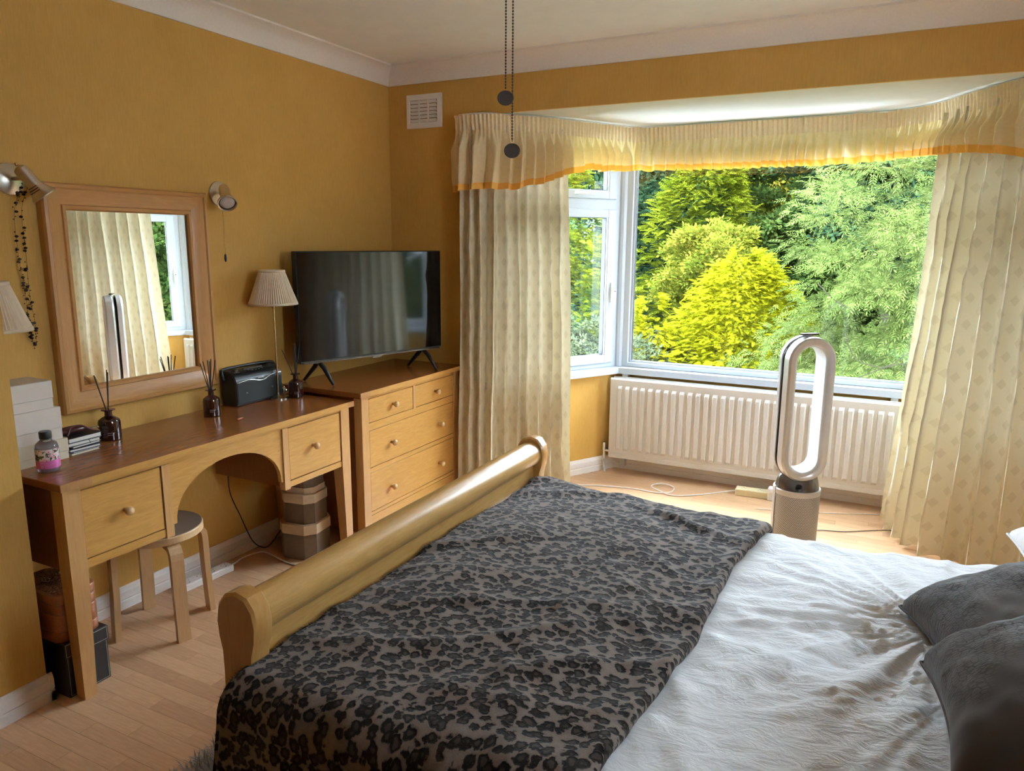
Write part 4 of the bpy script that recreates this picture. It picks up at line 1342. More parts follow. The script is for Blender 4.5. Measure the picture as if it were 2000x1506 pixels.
for k in range(7): box(bm, RXf + 0.0005, RXf + 0.0025, 2.664 + k * 0.0052, 2.6685 + k * 0.0052, DZ + 0.1235, DZ + 0.129)
obj('name_plate', bm, 'paper', ra, label='tiny white maker name', kind='stuff')
for yy, zz in ((2.585, 0.062), (2.755, 0.068)):
    bm = bm_new(); lathe(bm, [(0.006, 0), (0.005, 0.002), (0.001, 0.0025)], (RXf + 0.003, yy, DZ + zz), 12, Matrix.Rotation(PI / 2, 4, 'Y'))
    obj('badge', bm, 'gunmetal', ra, smooth=True)
for yy in (2.560, 2.785):
    bm = bm_new(); lathe(bm, [(0.021, 0), (0.021, 0.004), (0.016, 0.004), (0.0155, 0.016), (0.013, 0.018), (0.001, 0.018)], (-2.818, yy, DZ + 0.163), 24)
    kb = obj('knob', bm, 'black', ra, smooth=True, angle=40)
    bm = bm_new(); lathe(bm, [(0.0205, 0.0), (0.023, 0.0), (0.023, 0.0025), (0.0205, 0.0025), (0.0205, 0)], (-2.818, yy, DZ + 0.163), 24, cap=False)
    obj('ring', bm, 'gunmetal', kb, smooth=True)
bm = bm_new()
for k in range(6): box(bm, -2.806, -2.796, 2.625 + k * 0.021, 2.638 + k * 0.021, DZ + 0.162, DZ + 0.168, b=0.001)
obj('buttons', bm, 'black_gloss', ra, kind='stuff')
obj('display', B1(-2.842, -2.822, 2.62, 2.74, DZ + 0.167, DZ + 0.173), 'gunmetal', ra)
bm = bm_new(); tube(bm, spline([(-2.83, 2.835, DZ + 0.13), (-2.85, 2.845, DZ + 0.172), (-2.868, 2.80, DZ + 0.178), (-2.870, 2.68, DZ + 0.180), (-2.868, 2.54, DZ + 0.178), (-2.84, 2.498, DZ + 0.172), (-2.83, 2.500, DZ + 0.13)], 6), 0.0075, 8)
obj('handle', bm, 'black', ra, smooth=True)

# glass ball ornament by the radio
t = thing('silver_bauble', 'small silver bauble behind the right end of the radio', 'ornament', (-2.80, 2.862, DZ))
bm = bm_new(); lathe(bm, [(0.001, 0.0)] + [(0.020 * math.sin(PI * k / 14), 0.020 - 0.020 * math.cos(PI * k / 14) + 0.002) for k in range(1, 14)] + [(0.004, 0.042), (0.004, 0.048), (0.001, 0.049)], (-2.80, 2.862, DZ), 20)
obj('ball', bm, 'chrome', t, smooth=True)
bm = bm_new(); tube(bm, spline([(-2.80, 2.862, DZ + 0.048), (-2.805, 2.852, DZ + 0.068), (-2.80, 2.848, DZ + 0.055)], 5), 0.0015, 5)
obj('loop', bm, 'chrome', t)

# little wooden peg lying on the table
bm = bm_new(); lathe(bm, [(0.001, -0.022), (0.003, -0.014), (0.0045, 0.0), (0.0045, 0.018), (0.001, 0.02)], (-2.575, 2.352, DZ + 0.0046), 8, Matrix.Rotation(PI / 2, 4, 'X') @ Matrix.Rotation(0.2, 4, 'Y'))
obj('wooden_peg', bm, 'leather_tan', smooth=True, label='tiny brown wooden stub lying loose on the dressing table', cat='peg')

# ------------------------------------------------------------------ white boxes, bottle, notebooks at the left of the table
def wbox(x0, x1, y0, y1, z0, z1, mat, label, lean=0.0):
    t = thing('white_box', label, 'box', ((x0 + x1) / 2, (y0 + y1) / 2, z0), group='white boxes stacked at the left end of the dressing table')
    b0 = obj('box_base', B1(x0 + 0.002, x1 - 0.002, y0 + 0.002, y1 - 0.002, z0, z0 + (z1 - z0) * 0.35, b=0.001), mat, t)
    obj('lid', B1(x0, x1, y0, y1, z0 + (z1 - z0) * 0.352, z1, b=0.002), mat, t)
wbox(-2.84, -2.665, 1.440, 1.620, DZ, 0.878, 'card_cream', 'cream box at the bottom of the stack of three, behind the pink bottle')
wbox(-2.83, -2.668, 1.438, 1.607, 0.878, 0.998, 'card_white', 'glossy white box in the middle of the stack of three')
wbox(-2.82, -2.672, 1.436, 1.588, 0.998, 1.098, 'card_white', 'white box on top of the stack, under the left lampshade')
obj('dark_folder', B1(-2.83, -2.668, 1.426, 1.4345, 0.99, 1.095), 'leather_black', label='thin dark folder upright at the left side of the top white box', cat='folder')

t = thing('lotion_bottle', 'clear round bottle with pink floral label and black cap', 'bottle', (-2.575, 1.487, DZ))
bx, by_ = -2.575, 1.487
bm = bm_new(); lathe(bm, [(0.030, 0.0), (0.035, 0.006), (0.036, 0.012), (0.036, 0.088), (0.033, 0.100), (0.020, 0.112), (0.0165, 0.116), (0.0165, 0.120)], (bx, by_, DZ), 32)
obj('bottle_body', bm, 'clear', t, smooth=True, angle=50)
bm = bm_new(); lathe(bm, [(0.033, 0.003), (0.0345, 0.010), (0.0345, 0.086), (0.002, 0.086)], (bx, by_, DZ), 28)
obj('liquid', bm, plain('pink_lotion', (0.72, 0.42, 0.50), 0.2, trans=0.5), t, smooth=True, angle=50)
bm = bm_new(); lathe(bm, [(0.0372, 0.016), (0.0372, 0.044)], (bx, by_, DZ), 32, cap=False)
obj('pink_band', bm, 'pink', t, smooth=True, label='pink lower label')
bm = bm_new(); lathe(bm, [(0.0371, 0.044), (0.0371, 0.084)], (bx, by_, DZ), 32, cap=False)
obj('floral_band', bm, 'floral', t, smooth=True, label='floral printed upper label')
bm = bm_new()
a0 = math.atan2(-by_, -bx) - 0.55
for kk, zz in enumerate((0.037, 0.024)):
    c_ = Vector((bx + 0.0376 * math.cos(a0), by_ + 0.0376 * math.sin(a0), DZ + zz))
    M = Matrix.Translation(c_) @ Matrix.Rotation(a0, 4, 'Z') @ Matrix.Rotation(PI / 2, 4, 'Y')
    n_ = 4 if kk == 0 else 6
    tube(bm, [M @ Vector((0.0042 * math.cos(2 * PI * i / n_ + .0), 0.0034 * math.sin(2 * PI * i / n_ + .0), 0)) for i in range(n_ + 1)], 0.0004, 4)
obj('label_symbols', bm, 'paper', t)
bm = bm_new(); lathe(bm, [(0.019, 0.118), (0.0195, 0.120), (0.0195, 0.140), (0.018, 0.143), (0.001, 0.143)], (bx, by_, DZ), 24)
obj('cap', bm, 'black', t, smooth=True, angle=40)

def notebook(cx, cy, z, w, d, h, ang, cover, label, band=False):
    t = thing('notebook', label, 'notebook', (cx, cy, z), group='notebooks piled on the dressing table')
    M = Matrix.Translation((cx, cy, z)) @ Matrix.Rotation(ang, 4, 'Z')
    c_ = 0.0018
    bm = bm_new()
    box(bm, -d / 2, d / 2, -w / 2, w / 2, 0, c_, M=M); box(bm, -d / 2, d / 2, -w / 2, w / 2, h - c_, h, M=M)
    box(bm, -d / 2, -d / 2 + c_, -w / 2, w / 2, 0, h, M=M)
    obj('cover', bm, cover, t)
    obj('pages', B1(-d / 2 + 0.002, d / 2 - 0.003, -w / 2 + 0.003, w / 2 - 0.003, c_, h - c_, M=M), 'paper', t)
    if band:
        bm = bm_new(); tube(bm, [M @ Vector(q) for q in ((-d / 2, 0.02, -0.001), (d / 2 + 0.001, 0.022, -0.001), (d / 2 + 0.001, 0.016, h + 0.001), (-d / 2, 0.014, h + 0.001))], 0.0012, 5)
        obj('elastic_band', bm, 'black', t)
nb = [(-2.735, 1.690, 0.115, 0.105, 0.007, 0.06, 'card_cream', 'thin pale notebook at the bottom of the pile', False),
      (-2.732, 1.694, 0.120, 0.100, 0.006, 0.12, 'grey_cover', 'thin grey notebook second from the bottom of the pile', False),
      (-2.730, 1.690, 0.122, 0.110, 0.011, 0.0, 'navy', 'navy notebook low in the pile', False),
      (-2.735, 1.696, 0.118, 0.105, 0.009, 0.10, 'black', 'black notebook in the middle of the pile', False),
      (-2.735, 1.690, 0.130, 0.110, 0.013, 0.02, 'grey_cover', 'thick grey notebook with a black elastic band', True),
      (-2.738, 1.694, 0.135, 0.115, 0.018, 0.05, 'black', 'black notebook with cream pages at the top of the pile', False)]
z = DZ
for cx_, cy_, w_, d_, h_, an_, co_, la_, bd_ in nb:
    notebook(cx_, cy_, z, w_, d_, h_, an_, co_, la_, bd_); z += h_ + 0.0004
t = thing('spectacle_case', 'glossy maroon spectacle case with a strap on top of the notebooks', 'spectacle case', (-2.74, 1.685, z))
bm = bm_new()
for i_ in range(1): pass
secs = []
for k in range(9):
    u = -1 + 2 * k / 8
    rr = math.sqrt(max(0.03, 1 - abs(u) ** 3))
    secs.append([(-2.745 + 0.024 * rr * math.cos(a), 1.68 + u * 0.062, z + 0.0155 + 0.015 * rr * math.sin(a)) for a in [2 * PI * i / 14 for i in range(14)]])
loft(bm, secs)
obj('case_shell', bm, 'maroon', t, smooth=True, angle=50)
bm = bm_new(); tube(bm, spline([(-2.70, 1.640, z + 0.006), (-2.705, 1.66, z + 0.034), (-2.705, 1.70, z + 0.034), (-2.70, 1.735, z + 0.012), (-2.69, 1.76, z + 0.003)], 6), 0.004, 6)
obj('strap', bm, 'maroon', t, smooth=True)
obj('silver_pen', B1(-0.045, 0.045, -0.005, 0.005, 0, 0.006, b=0.0015, M=Matrix.Translation((-2.765, 1.755, z + 0.001)) @ Matrix.Rotation(1.1, 4, 'Z')), 'chrome', label='flat silver pen lying behind the spectacle case', cat='pen')

# ------------------------------------------------------------------ stool
st = thing('stool', 'round wooden stool with a dark linoleum seat under the dressing table', 'stool', (-2.61, 1.915, 0))
sx, sy = -2.612, 1.915
bm = bm_new(); lathe(bm, [(0.170, 0.408), (0.175, 0.412), (0.175, 0.436), (0.172, 0.440)], (sx, sy, 0), 48)
seat = obj('seat', bm, 'birch', st, smooth=True, angle=35)
bm = bm_new(); lathe(bm, [(0.1705, 0.4395), (0.170, 0.4425), (0.001, 0.443)], (sx, sy, 0), 48)
obj('seat_pad', bm, 'seat_grey', seat, smooth=True, angle=35, label='dark linoleum seat surface')
for ang_ in (-18, 72, 162, 252):
    a = math.radians(ang_)
    d = Vector((math.cos(a), math.sin(a), 0)); s_ = Vector((-math.sin(a), math.cos(a), 0))
    prof = [(0.06, 0.407), (0.13, 0.407), (0.158, 0.404), (0.178, 0.392), (0.190, 0.372), (0.194, 0.345), (0.196, 0.2), (0.205, 0.0)]
    th = 0.024
    secs = []
    for i, (r_, z_) in enumerate(prof):
        p = d * r_ + Vector((sx, sy, z_))
        a_ = Vector((prof[max(i - 1, 0)][0], 0, prof[max(i - 1, 0)][1])); b_ = Vector((prof[min(i + 1, len(prof) - 1)][0], 0, prof[min(i + 1, len(prof) - 1)][1]))
        tg = (b_ - a_).normalized(); nn = Vector((tg.z, 0, -tg.x))       # inward normal in (r,z)
        off_ = d * nn.x + Vector((0, 0, nn.z))
        hw = 0.025
        q = p + off_ * th
        if i == len(prof) - 1: q.z = 0.0
        secs.append([p - s_ * hw, p + s_ * hw, q + s_ * hw, q - s_ * hw])
    bm = bm_new(); loft(bm, secs)
    obj('leg', bm, 'birch', st)

# ------------------------------------------------------------------ storage boxes (octagonal) under the table
def octbox(cx, cy, z0, hx, hy, hb, hl, label, ang=0.0, flipped=False):
    t = thing('storage_box', label, 'storage box', (cx, cy, z0), group='octagonal storage boxes stacked under the dressing table')
    M = Matrix.Translation((cx, cy, 0)) @ Matrix.Rotation(ang, 4, 'Z')
    def octa(k, z):
        c_ = 0.42
        a, b = hx * k, hy * k
        pts = [(a, -b * (1 - c_)), (a, b * (1 - c_)), (a * (1 - c_), b), (-a * (1 - c_), b), (-a, b * (1 - c_)), (-a, -b * (1 - c_)), (-a * (1 - c_), -b), (a * (1 - c_), -b)]
        return [M @ Vector((u, v, z)) for u, v in pts]
    if flipped:
        bm = bm_new(); loft(bm, [octa(0.95, z0 + 0.029), octa(0.95, z0 + 0.125)])
        obj('box_body', bm, 'card_brown', t)
        bm = bm_new(); loft(bm, [octa(1.0, z0), octa(1.0, z0 + 0.030)])
        obj('lid', bm, 'lid_cream', t)
        return
    bm = bm_new(); loft(bm, [octa(0.96, z0), octa(0.96, z0 + hb)])
    obj('box_body', bm, 'card_brown', t)
    bm = bm_new(); loft(bm, [octa(1.0, z0 + hb - 0.001), octa(1.0, z0 + hb + hl)])
    obj('lid', bm, 'lid_cream', t)
octbox(-2.605, 2.765, 0.0, 0.110, 0.110, 0.135, 0.050, 'largest octagonal taupe box with cream lid, bottom of the stack', 0.15)
octbox(-2.605, 2.770, 0.186, 0.098, 0.098, 0.109, 0.046, 'middle octagonal taupe box with cream lid', 0.15)
octbox(-2.605, 2.775, 0.342, 0.086, 0.086, 0.0, 0.0, 'smallest octagonal taupe box standing upside down on top of the stack', 0.15, True)

# ------------------------------------------------------------------ black box and train case by the left leg
t = thing('black_leather_box', 'black leather box with white stitching on the floor by the left desk leg', 'box', (-2.58, 1.475, 0))
bx0, bx1, by0, by1 = -2.74, -2.452, 1.395, 1.560
obj('box_body', B1(bx0, bx1 - 0.004, by0 + 0.004, by1 - 0.004, 0, 0.160, b=0.002), 'leather_black', t)
lid = obj('lid', B1(bx0, bx1, by0, by1, 0.152, 0.208, b=0.002), 'leather_black', t)
bm = bm_new()
e_ = 0.0008
for zz in (0.158, 0.203):
    box(bm, bx1, bx1 + e_, by0 + 0.005, by1 - 0.005, zz, zz + 0.0014); box(bm, bx0 + 0.005, bx1 - 0.005, by1, by1 + e_, zz, zz + 0.0014)
for yy in (by0 + 0.005, by1 - 0.007): box(bm, bx1, bx1 + e_, yy, yy + 0.0014, 0.158, 0.204)
obj('stitching', bm, 'stitch', lid)
bm = bm_new()
for yy in (by0 + 0.010, by1 - 0.011): box(bm, bx1 - 0.004, bx1 - 0.004 + e_, yy, yy + 0.0014, 0.006, 0.150)
box(bm, bx1 - 0.004, bx1 - 0.004 + e_, by0 + 0.01, by1 - 0.01, 0.006, 0.0074)
obj('stitching', bm, 'stitch', t)
obj('clasp', B1(-2.60, -2.57, by1, by1 + 0.006, 0.11, 0.175, b=0.002), 'leather_black', t)
obj('label_card', B1(-2.70, -2.60, by0 - 0.001, by0 + 0.004, 0.085, 0.125), 'card_brown', t)

t = thing('train_case', 'glossy tan leather vanity case with croc lid on the black box', 'vanity case', (-2.60, 1.47, 0.2085))
def rrect(x0, x1, y0, y1, r, z, n=5):
    pts = []
    for cx_, cy_, a0_ in ((x1 - r, y0 + r, -PI / 2), (x1 - r, y1 - r, 0), (x0 + r, y1 - r, PI / 2), (x0 + r, y0 + r, PI)):
        for k in range(n + 1):
            a = a0_ + PI / 2 * k / n
            pts.append((cx_ + r * math.cos(a), cy_ + r * math.sin(a), z))
    return pts
def rr_box(x0, x1, y0, y1, r, z0, z1, e=0.004):
    bm = bm_new()
    loft(bm, [rrect(x0 + e, x1 - e, y0 + e, y1 - e, r - e, z0), rrect(x0, x1, y0, y1, r, z0 + e), rrect(x0, x1, y0, y1, r, z1 - e), rrect(x0 + e, x1 - e, y0 + e, y1 - e, r - e, z1)])
    return bm
zz = 0.2085
for h_ in (0.038, 0.066, 0.036, 0.036):
    obj('leather_band', rr_box(-2.735, -2.462, 1.390, 1.548, 0.035, zz, zz + h_, 0.002), 'leather_tan', t, smooth=True, angle=50)
    zz += h_ + 0.0003
obj('croc_panel', rr_box(-2.722, -2.475, 1.402, 1.536, 0.028, zz, zz + 0.004, 0.002), 'croc', t, smooth=True, angle=50)
for yy in (1.44, 1.50):
    bm = bm_new()
    for k in range(3):
        c_ = Vector((-2.62 + 0.02 * k, yy, zz + 0.014 + 0.004 * k))
        tube(bm, [c_ + Vector((0.011 * math.cos(a), 0.003 * math.sin(3 * a), 0.010 * math.sin(a))) for a in [2 * PI * i / 10 for i in range(11)]], 0.0022, 6)
    obj('handle_ring', bm, 'chrome', t, smooth=True)

# ------------------------------------------------------------------ sockets and cables
def socket_strip(p, length, ang, label, mat, n, w=0.062, h=0.034):
    t = thing('socket_strip', label, 'extension lead', p)
    M = Matrix.Translation(p) @ Matrix.Rotation(ang, 4, 'Z')
    obj('strip_body', B1(-w / 2, w / 2, 0, length, 0.0, h, b=0.004, M=M), mat, t)
    for k in range(n):
        bm = bm_new()
        yy = length * (k + 0.5) / n
        for (dx, dy, ax, ay) in ((0.012, 0, 0.002, 0.004), (-0.010, -0.011, 0.003, 0.0015), (-0.010, 0.011, 0.003, 0.0015)):
            box(bm, dx - ax, dx + ax, yy + dy - ay, yy + dy + ay, h - 0.0005, h + 0.0004, M=M)
        obj('socket_holes', bm, 'black', t)
    return t
socket_strip((-2.800, 2.150, 0.0), 0.27, -0.06, 'white four gang extension lead along the skirting under the dressing table', 'white_plastic', 4)
def cable(name, pts, r, mat, label, per=8):
    bm = bm_new(); tube(bm, spline(pts, per), r, 6)
    return obj(name, bm, mat, smooth=True, label=label, cat='cable')
cable('white_cable', [(-2.785, 2.418, 0.018), (-2.80, 2.47, 0.012), (-2.825, 2.55, 0.006), (-2.80, 2.64, 0.004), (-2.74, 2.64, 0.004), (-2.66, 2.62, 0.004), (-2.53, 2.60, 0.004), (-2.40, 2.66, 0.004), (-2.2, 2.8, 0.004)], 0.004, 'cable_white', 'white flex running from the extension lead past the storage boxes')
cable('black_cable', [(-2.80, 2.46, 0.60), (-2.80, 2.46, 0.50), (-2.80, 2.465, 0.38), (-2.80, 2.52, 0.24), (-2.81, 2.59, 0.09), (-2.82, 2.66, 0.02), (-2.82, 2.72, 0.008), (-2.85, 2.84, 0.05)], 0.0032, 'black', 'black cable hanging down the wall under the dressing table')
socket_strip((-0.580, 4.775, 0.0), 0.20, PI / 2 + 0.06, 'cream extension lead on the floor under the radiator', 'cream_plastic', 2, 0.075, 0.045)
t = thing('plug_adapter', 'white plug adapter beside the cream extension lead', 'plug', (-0.56, 4.74, 0))
obj('adapter_body', B1(-0.578, -0.528, 4.715, 4.775, 0.0, 0.085, b=0.008, seg=2), 'white_gloss', t)
bm = bm_new(); lathe(bm, [(0.014, 0), (0.013, 0.002), (0.001, 0.002)], (-0.553, 4.715, 0.058), 16, Matrix.Rotation(PI / 2, 4, 'X'))
obj('switch', bm, 'white_plastic', t, smooth=True)
cable('white_floor_cable', [(-1.95, 4.25, 0.004), (-1.735, 4.43, 0.004), (-1.55, 4.50, 0.004), (-1.38, 4.53, 0.004), (-1.25, 4.52, 0.005), (-1.16, 4.56, 0.008), (-1.16, 4.66, 0.011), (-1.25, 4.70, 0.012), (-1.30, 4.62, 0.011), (-1.22, 4.545, 0.011),
                            (-1.12, 4.52, 0.005), (-1.0, 4.60, 0.004), (-0.88, 4.72, 0.004), (-0.78, 4.785, 0.015)], 0.0045, 'cable_white', 'white flex with a loop across the floor of the bay')
cable('thin_cable', [(-0.62, 4.52, 0.004), (-0.30, 4.62, 0.004), (-0.1, 4.70, 0.004), (0.12, 4.79, 0.004), (0.25, 4.78, 0.004)], 0.0025, 'cable_white', 'thin pale cable on the floor behind the air purifier')
cable('thin_cable', [(-0.30, 3.86, 0.004), (-0.28, 4.28, 0.004), (-0.1, 4.38, 0.004), (0.12, 4.52, 0.004), (0.3, 4.55, 0.004)], 0.0025, 'gunmetal', 'thin dark cable on the floor leading from the air purifier to the right curtain')

# ------------------------------------------------------------------ fan / air purifier
px, py = -0.325, 3.765
pf = thing('air_purifier', 'tall silver bladeless fan air purifier in front of the radiator', 'air purifier', (px, py, 0))
def lathe_uv(bm, prof, c, n):
    uvl = bm.loops.layers.uv.verify()
    rings = [[bm.verts.new((c[0] + r * math.cos(2 * PI * i / n), c[1] + r * math.sin(2 * PI * i / n), c[2] + z)) for i in range(n)] for r, z in prof]
    for j in range(len(prof) - 1):
        for i in range(n):
            f = bm.faces.new((rings[j][i], rings[j][(i + 1) % n], rings[j + 1][(i + 1) % n], rings[j + 1][i]))
            R = prof[j][0]
            for l, (a, b) in zip(f.loops, ((i, j), (i + 1, j), (i + 1, j + 1), (i, j + 1))):
                l[uvl].uv = (a / n * 2 * PI * 0.110, prof[b][1])
bm = bm_new(); lathe_uv(bm, [(0.108, 0.03), (0.110, 0.395)], (px, py, 0), 64)
obj('filter_shroud', bm, 'perforated', pf, smooth=True, label='perforated metal shroud')
bm = bm_new()
lathe(bm, [(0.095, 0.0), (0.108, 0.004), (0.108, 0.03)], (px, py, 0), 48)
obj('foot_ring', bm, 'silver_plastic', pf, smooth=True, angle=40)
bm = bm_new()
lathe(bm, [(0.110, 0.395), (0.1112, 0.396), (0.1116, 0.418), (0.108, 0.422), (0.100, 0.420)], (px, py, 0), 48, cap=False)
obj('band', bm, 'silver_plastic', pf, smooth=True, angle=40)
obj('side_strip', B1(-0.006, 0.006, -0.114, -0.108, 0.02, 0.43, b=0.001, M=Matrix.Translation((px, py, 0)) @ Matrix.Rotation(math.radians(-58), 4, 'Z')), 'silver_plastic', pf)
bm = bm_new()
ax = Vector((-0.50, 0.866, 0)).normalized()      # loop axis, from front to back
sd = Vector((ax.y, -ax.x, 0))                    # to the right
loft(bm, [[Vector((px, py, z_)) + sd * (a_ * math.cos(2 * PI * k / 48)) + ax * (b_ * math.sin(2 * PI * k / 48)) for k in range(48)]
          for a_, b_, z_ in ((0.105, 0.105, 0.418), (0.103, 0.098, 0.432), (0.099, 0.070, 0.462), (0.093, 0.050, 0.480), (0.080, 0.036, 0.494), (0.060, 0.026, 0.498))])
col = obj('collar', bm, 'gunmetal', pf, smooth=True, angle=40)
va = math.atan2(-py, -px)
dv = Vector((math.cos(va), math.sin(va), 0))
q = Vector((px, py, 0.468)) + dv * 0.096 + Vector((0.010, 0, -0.024))
bm = bm_new(); lathe(bm, [(0.017, -0.002), (0.017, 0.004), (0.015, 0.005), (0.001, 0.005)], q, 24, Vector((dv.x, dv.y, 0.35)).to_track_quat('Z', 'Y').to_matrix().to_4x4())
obj('display', bm, 'black_gloss', col, smooth=True, angle=40)
# the loop: stadium ring, front rim at lower depth, axis turned to the left
ax = Vector((-0.50, 0.866, 0)).normalized()      # from front to back
sd = Vector((ax.y, -ax.x, 0))                    # to the right
HW = 0.118; IW = 0.070; LZ0, LZ1 = 0.458, 1.172
ocx = Vector((px, py, 0))
def stadium(hw, z0, z1, depth, n=18):
    pts = []
    c0, c1 = z0 + hw, z1 - hw
    for k in range(n + 1):
        a = PI + PI * k / n
        pts.append(ocx + sd * (hw * math.cos(a)) + ax * depth + Vector((0, 0, c0 + hw * math.sin(a))))
    for k in range(n + 1):
        a = PI * k / n
        pts.append(ocx + sd * (hw * math.cos(a)) + ax * depth + Vector((0, 0, c1 + hw * math.sin(a))))
    return pts
def ring_loft(secs, mat, name, parent, **kw):
    bm = bm_new()
    rings = [[bm.verts.new(p) for p in s] for s in secs]
    n = len(rings[0])
    for a, b in zip(rings, rings[1:] + rings[:1]):
        for i in range(n): bm.faces.new((a[i], a[(i + 1) % n], b[(i + 1) % n], b[i]))
    return obj(name, bm, mat, parent, smooth=True, angle=30, **kw)
T = HW - IW
def ins(k): return (HW - k, LZ0 + k, LZ1 - k)
front = [(0.004, -0.055), (0.012, -0.064), (0.030, -0.062), (T - 0.004, -0.052), (T, -0.045), (T, 0.010), (0.026, 0.010), (0.006, 0.0), (0.0, -0.012)]
S = [stadium(*ins(k), d) for k, d in front]
lp = ring_loft(S, 'silver_plastic', 'loop_front', pf, label='silver front half of the loop')
inner = [(T + 0.001, -0.046), (T + 0.001, 0.060), (T - 0.003, 0.060), (T - 0.003, -0.046)]
ring_loft([stadium(*ins(k), d) for k, d in inner], 'white_gloss', 'loop_lining', lp, label='glossy white inside of the loop')
gap = [(0.004, 0.010), (T - 0.006, 0.010), (T - 0.006, 0.018), (0.004, 0.018)]
ring_loft([stadium(*ins(k), d) for k, d in gap], 'black_gloss', 'air_slot', lp, label='black slot around the loop')
back = [(0.0, 0.020), (0.002, 0.050), (0.012, 0.064), (T - 0.012, 0.066), (T - 0.003, 0.058), (T - 0.003, 0.018), (0.01, 0.018)]
ring_loft([stadium(*ins(k), d) for k, d in back], 'silver_plastic', 'loop_back', pf, label='silver rear half of the loop')
rc = Matrix.Translation(ocx + Vector((0, 0, LZ1 + 0.006))) @ Matrix.Rotation(math.atan2(sd.y, sd.x) + 0.25, 4, 'Z')
obj('remote_control', B1(-0.045, 0.045, -0.014, 0.014, -0.004, 0.006, b=0.003, seg=2, M=rc), 'gunmetal', label='small grey remote resting on top of the air purifier loop', cat='remote control')

# ------------------------------------------------------------------ ceiling fan above the frame, whose pull chains hang into view
fx, fy = -0.978, 1.90
cfan = thing('ceiling_fan', 'ceiling fan above the frame with two dark bronze pull chains', 'ceiling fan', (fx, fy, ZC))
bm = bm_new(); lathe(bm, [(0.07, 0.0), (0.07, -0.03), (0.02, -0.06), (0.02, -0.10), (0.09, -0.11), (0.10, -0.16), (0.09, -0.21), (0.05, -0.235), (0.01, -0.24)], (fx, fy, ZC), 32)
obj('motor_housing', bm, 'bronze', cfan, smooth=True, angle=40)
for (cx_, cy_, zb_) in ((-0.988, 1.895, 2.0), (-0.972, 1.905, 1.862)):
    bm = bm_new()
    zt_ = 2.41
    z_ = zt_
    while z_ > zb_ + 0.012:
        bmesh.ops.create_icosphere(bm, subdivisions=1, radius=0.0030, matrix=Matrix.Translation((cx_, cy_, z_)))
        z_ -= 0.0078
    cyl(bm, (cx_, cy_, zt_), (cx_, cy_, zb_ + 0.01), 0.0010, n=5)
    chn = obj('pull_chain', bm, 'bronze', cfan, smooth=True, label='beaded pull chain with a round medallion')
    bm = bm_new()
    dvv = Vector((-cx_, -cy_, 0.0)).normalized()
    Rm = dvv.to_track_quat('Z', 'Y').to_matrix().to_4x4()
    lathe(bm, [(0.018, -0.003), (0.0215, -0.002), (0.0215, 0.002), (0.019, 0.003), (0.0165, 0.002), (0.009, 0.0026), (0.001, 0.003)], (cx_, cy_, zb_ - 0.014), 28, Rm @ Matrix.Diagonal((1.05, 0.92, 1, 1)))
    obj('medallion', bm, 'bronze', chn, smooth=True, angle=40)

# ------------------------------------------------------------------ bed
bed = thing('bed', 'wooden sleigh bed with a rolled footboard', 'bed', (-0.3, 2.03, 0))
FXc = -1.345
bm = bm_new()
cyl(bm, (FXc, 1.232, 0.688), (FXc, 2.822, 0.688), 0.054, n=32)
obj('top_rail', bm, 'bed_y', bed, smooth=True, angle=40)
bm = bm_new()
prof = [(FXc - 0.022, 0.20), (FXc - 0.022, 0.66), (FXc + 0.016, 0.66), (FXc + 0.018, 0.575), (FXc + 0.018, 0.20)]
loft(bm, [[(a, 1.225, b) for a, b in prof], [(a, 2.83, b) for a, b in prof]])
obj('footboard_panel', bm, 'bed_y', bed)
obj('lower_moulding', B1(FXc + 0.012, FXc + 0.034, 1.225, 2.83, 0.20, 0.570, b=0.004), 'bed_y', bed)
def post(y0, y1):
    # sleigh profile in x-z, with a softly pointed bulb
    L = [(-0.050, 0.0), (-0.050, 0.30), (-0.054, 0.45), (-0.052, 0.55), (-0.053, 0.60), (-0.062, 0.645), (-0.066, 0.685), (-0.058, 0.725), (-0.036, 0.752), (0.0, 0.764)]
    R_ = [(0.036, 0.755), (0.058, 0.728), (0.066, 0.690), (0.062, 0.650), (0.050, 0.610), (0.046, 0.57), (0.050, 0.50), (0.056, 0.42), (0.056, 0.25), (0.05, 0.0)]
    poly = L + R_
    cxm, czm = 0.0, 0.40
    bm = bm_new()
    e = 0.007
    def sec(yy, sh):
        return [(FXc + a * (1 - sh * 12 * (abs(a) > 0.0) * 0.9), yy, b - (sh * 1.0 if b > 0.6 else 0)) for a, b in poly]
    rings = [sec(y0, e), sec(y0 + e, 0), sec(y1 - e, 0), sec(y1, e)]
    RR = [[bm.verts.new(p) for p in s] for s in rings]
    n = len(poly)
    for a, b in zip(RR[:-1], RR[1:]):
        for i in range(n): bm.faces.new((a[i], a[(i + 1) % n], b[(i + 1) % n], b[i]))
    # end faces as strips so that the waisted outline stays clean
    for ring in (RR[0], RR[-1]):
        for i in range(9):
            a, b, c_, d_ = ring[i], ring[i + 1], ring[(19 - i - 1)], ring[(19 - i)]
            bm.faces.new((a, b, c_, d_)) if len({a, b, c_, d_}) == 4 else bm.faces.new((a, b, c_))
    return bm
obj('footboard_post', post(1.172, 1.232), 'bed_z', bed, smooth=True, angle=35)
obj('footboard_post', post(2.825, 2.882), 'bed_z', bed, smooth=True, angle=35)
obj('side_rail', B1(-1.32, 0.86, 1.20, 1.225, 0.18, 0.38, b=0.003), 'bed_y', bed)
obj('side_rail', B1(-1.32, 0.86, 2.83, 2.855, 0.18, 0.38, b=0.003), 'bed_y', bed)
bm = bm_new()
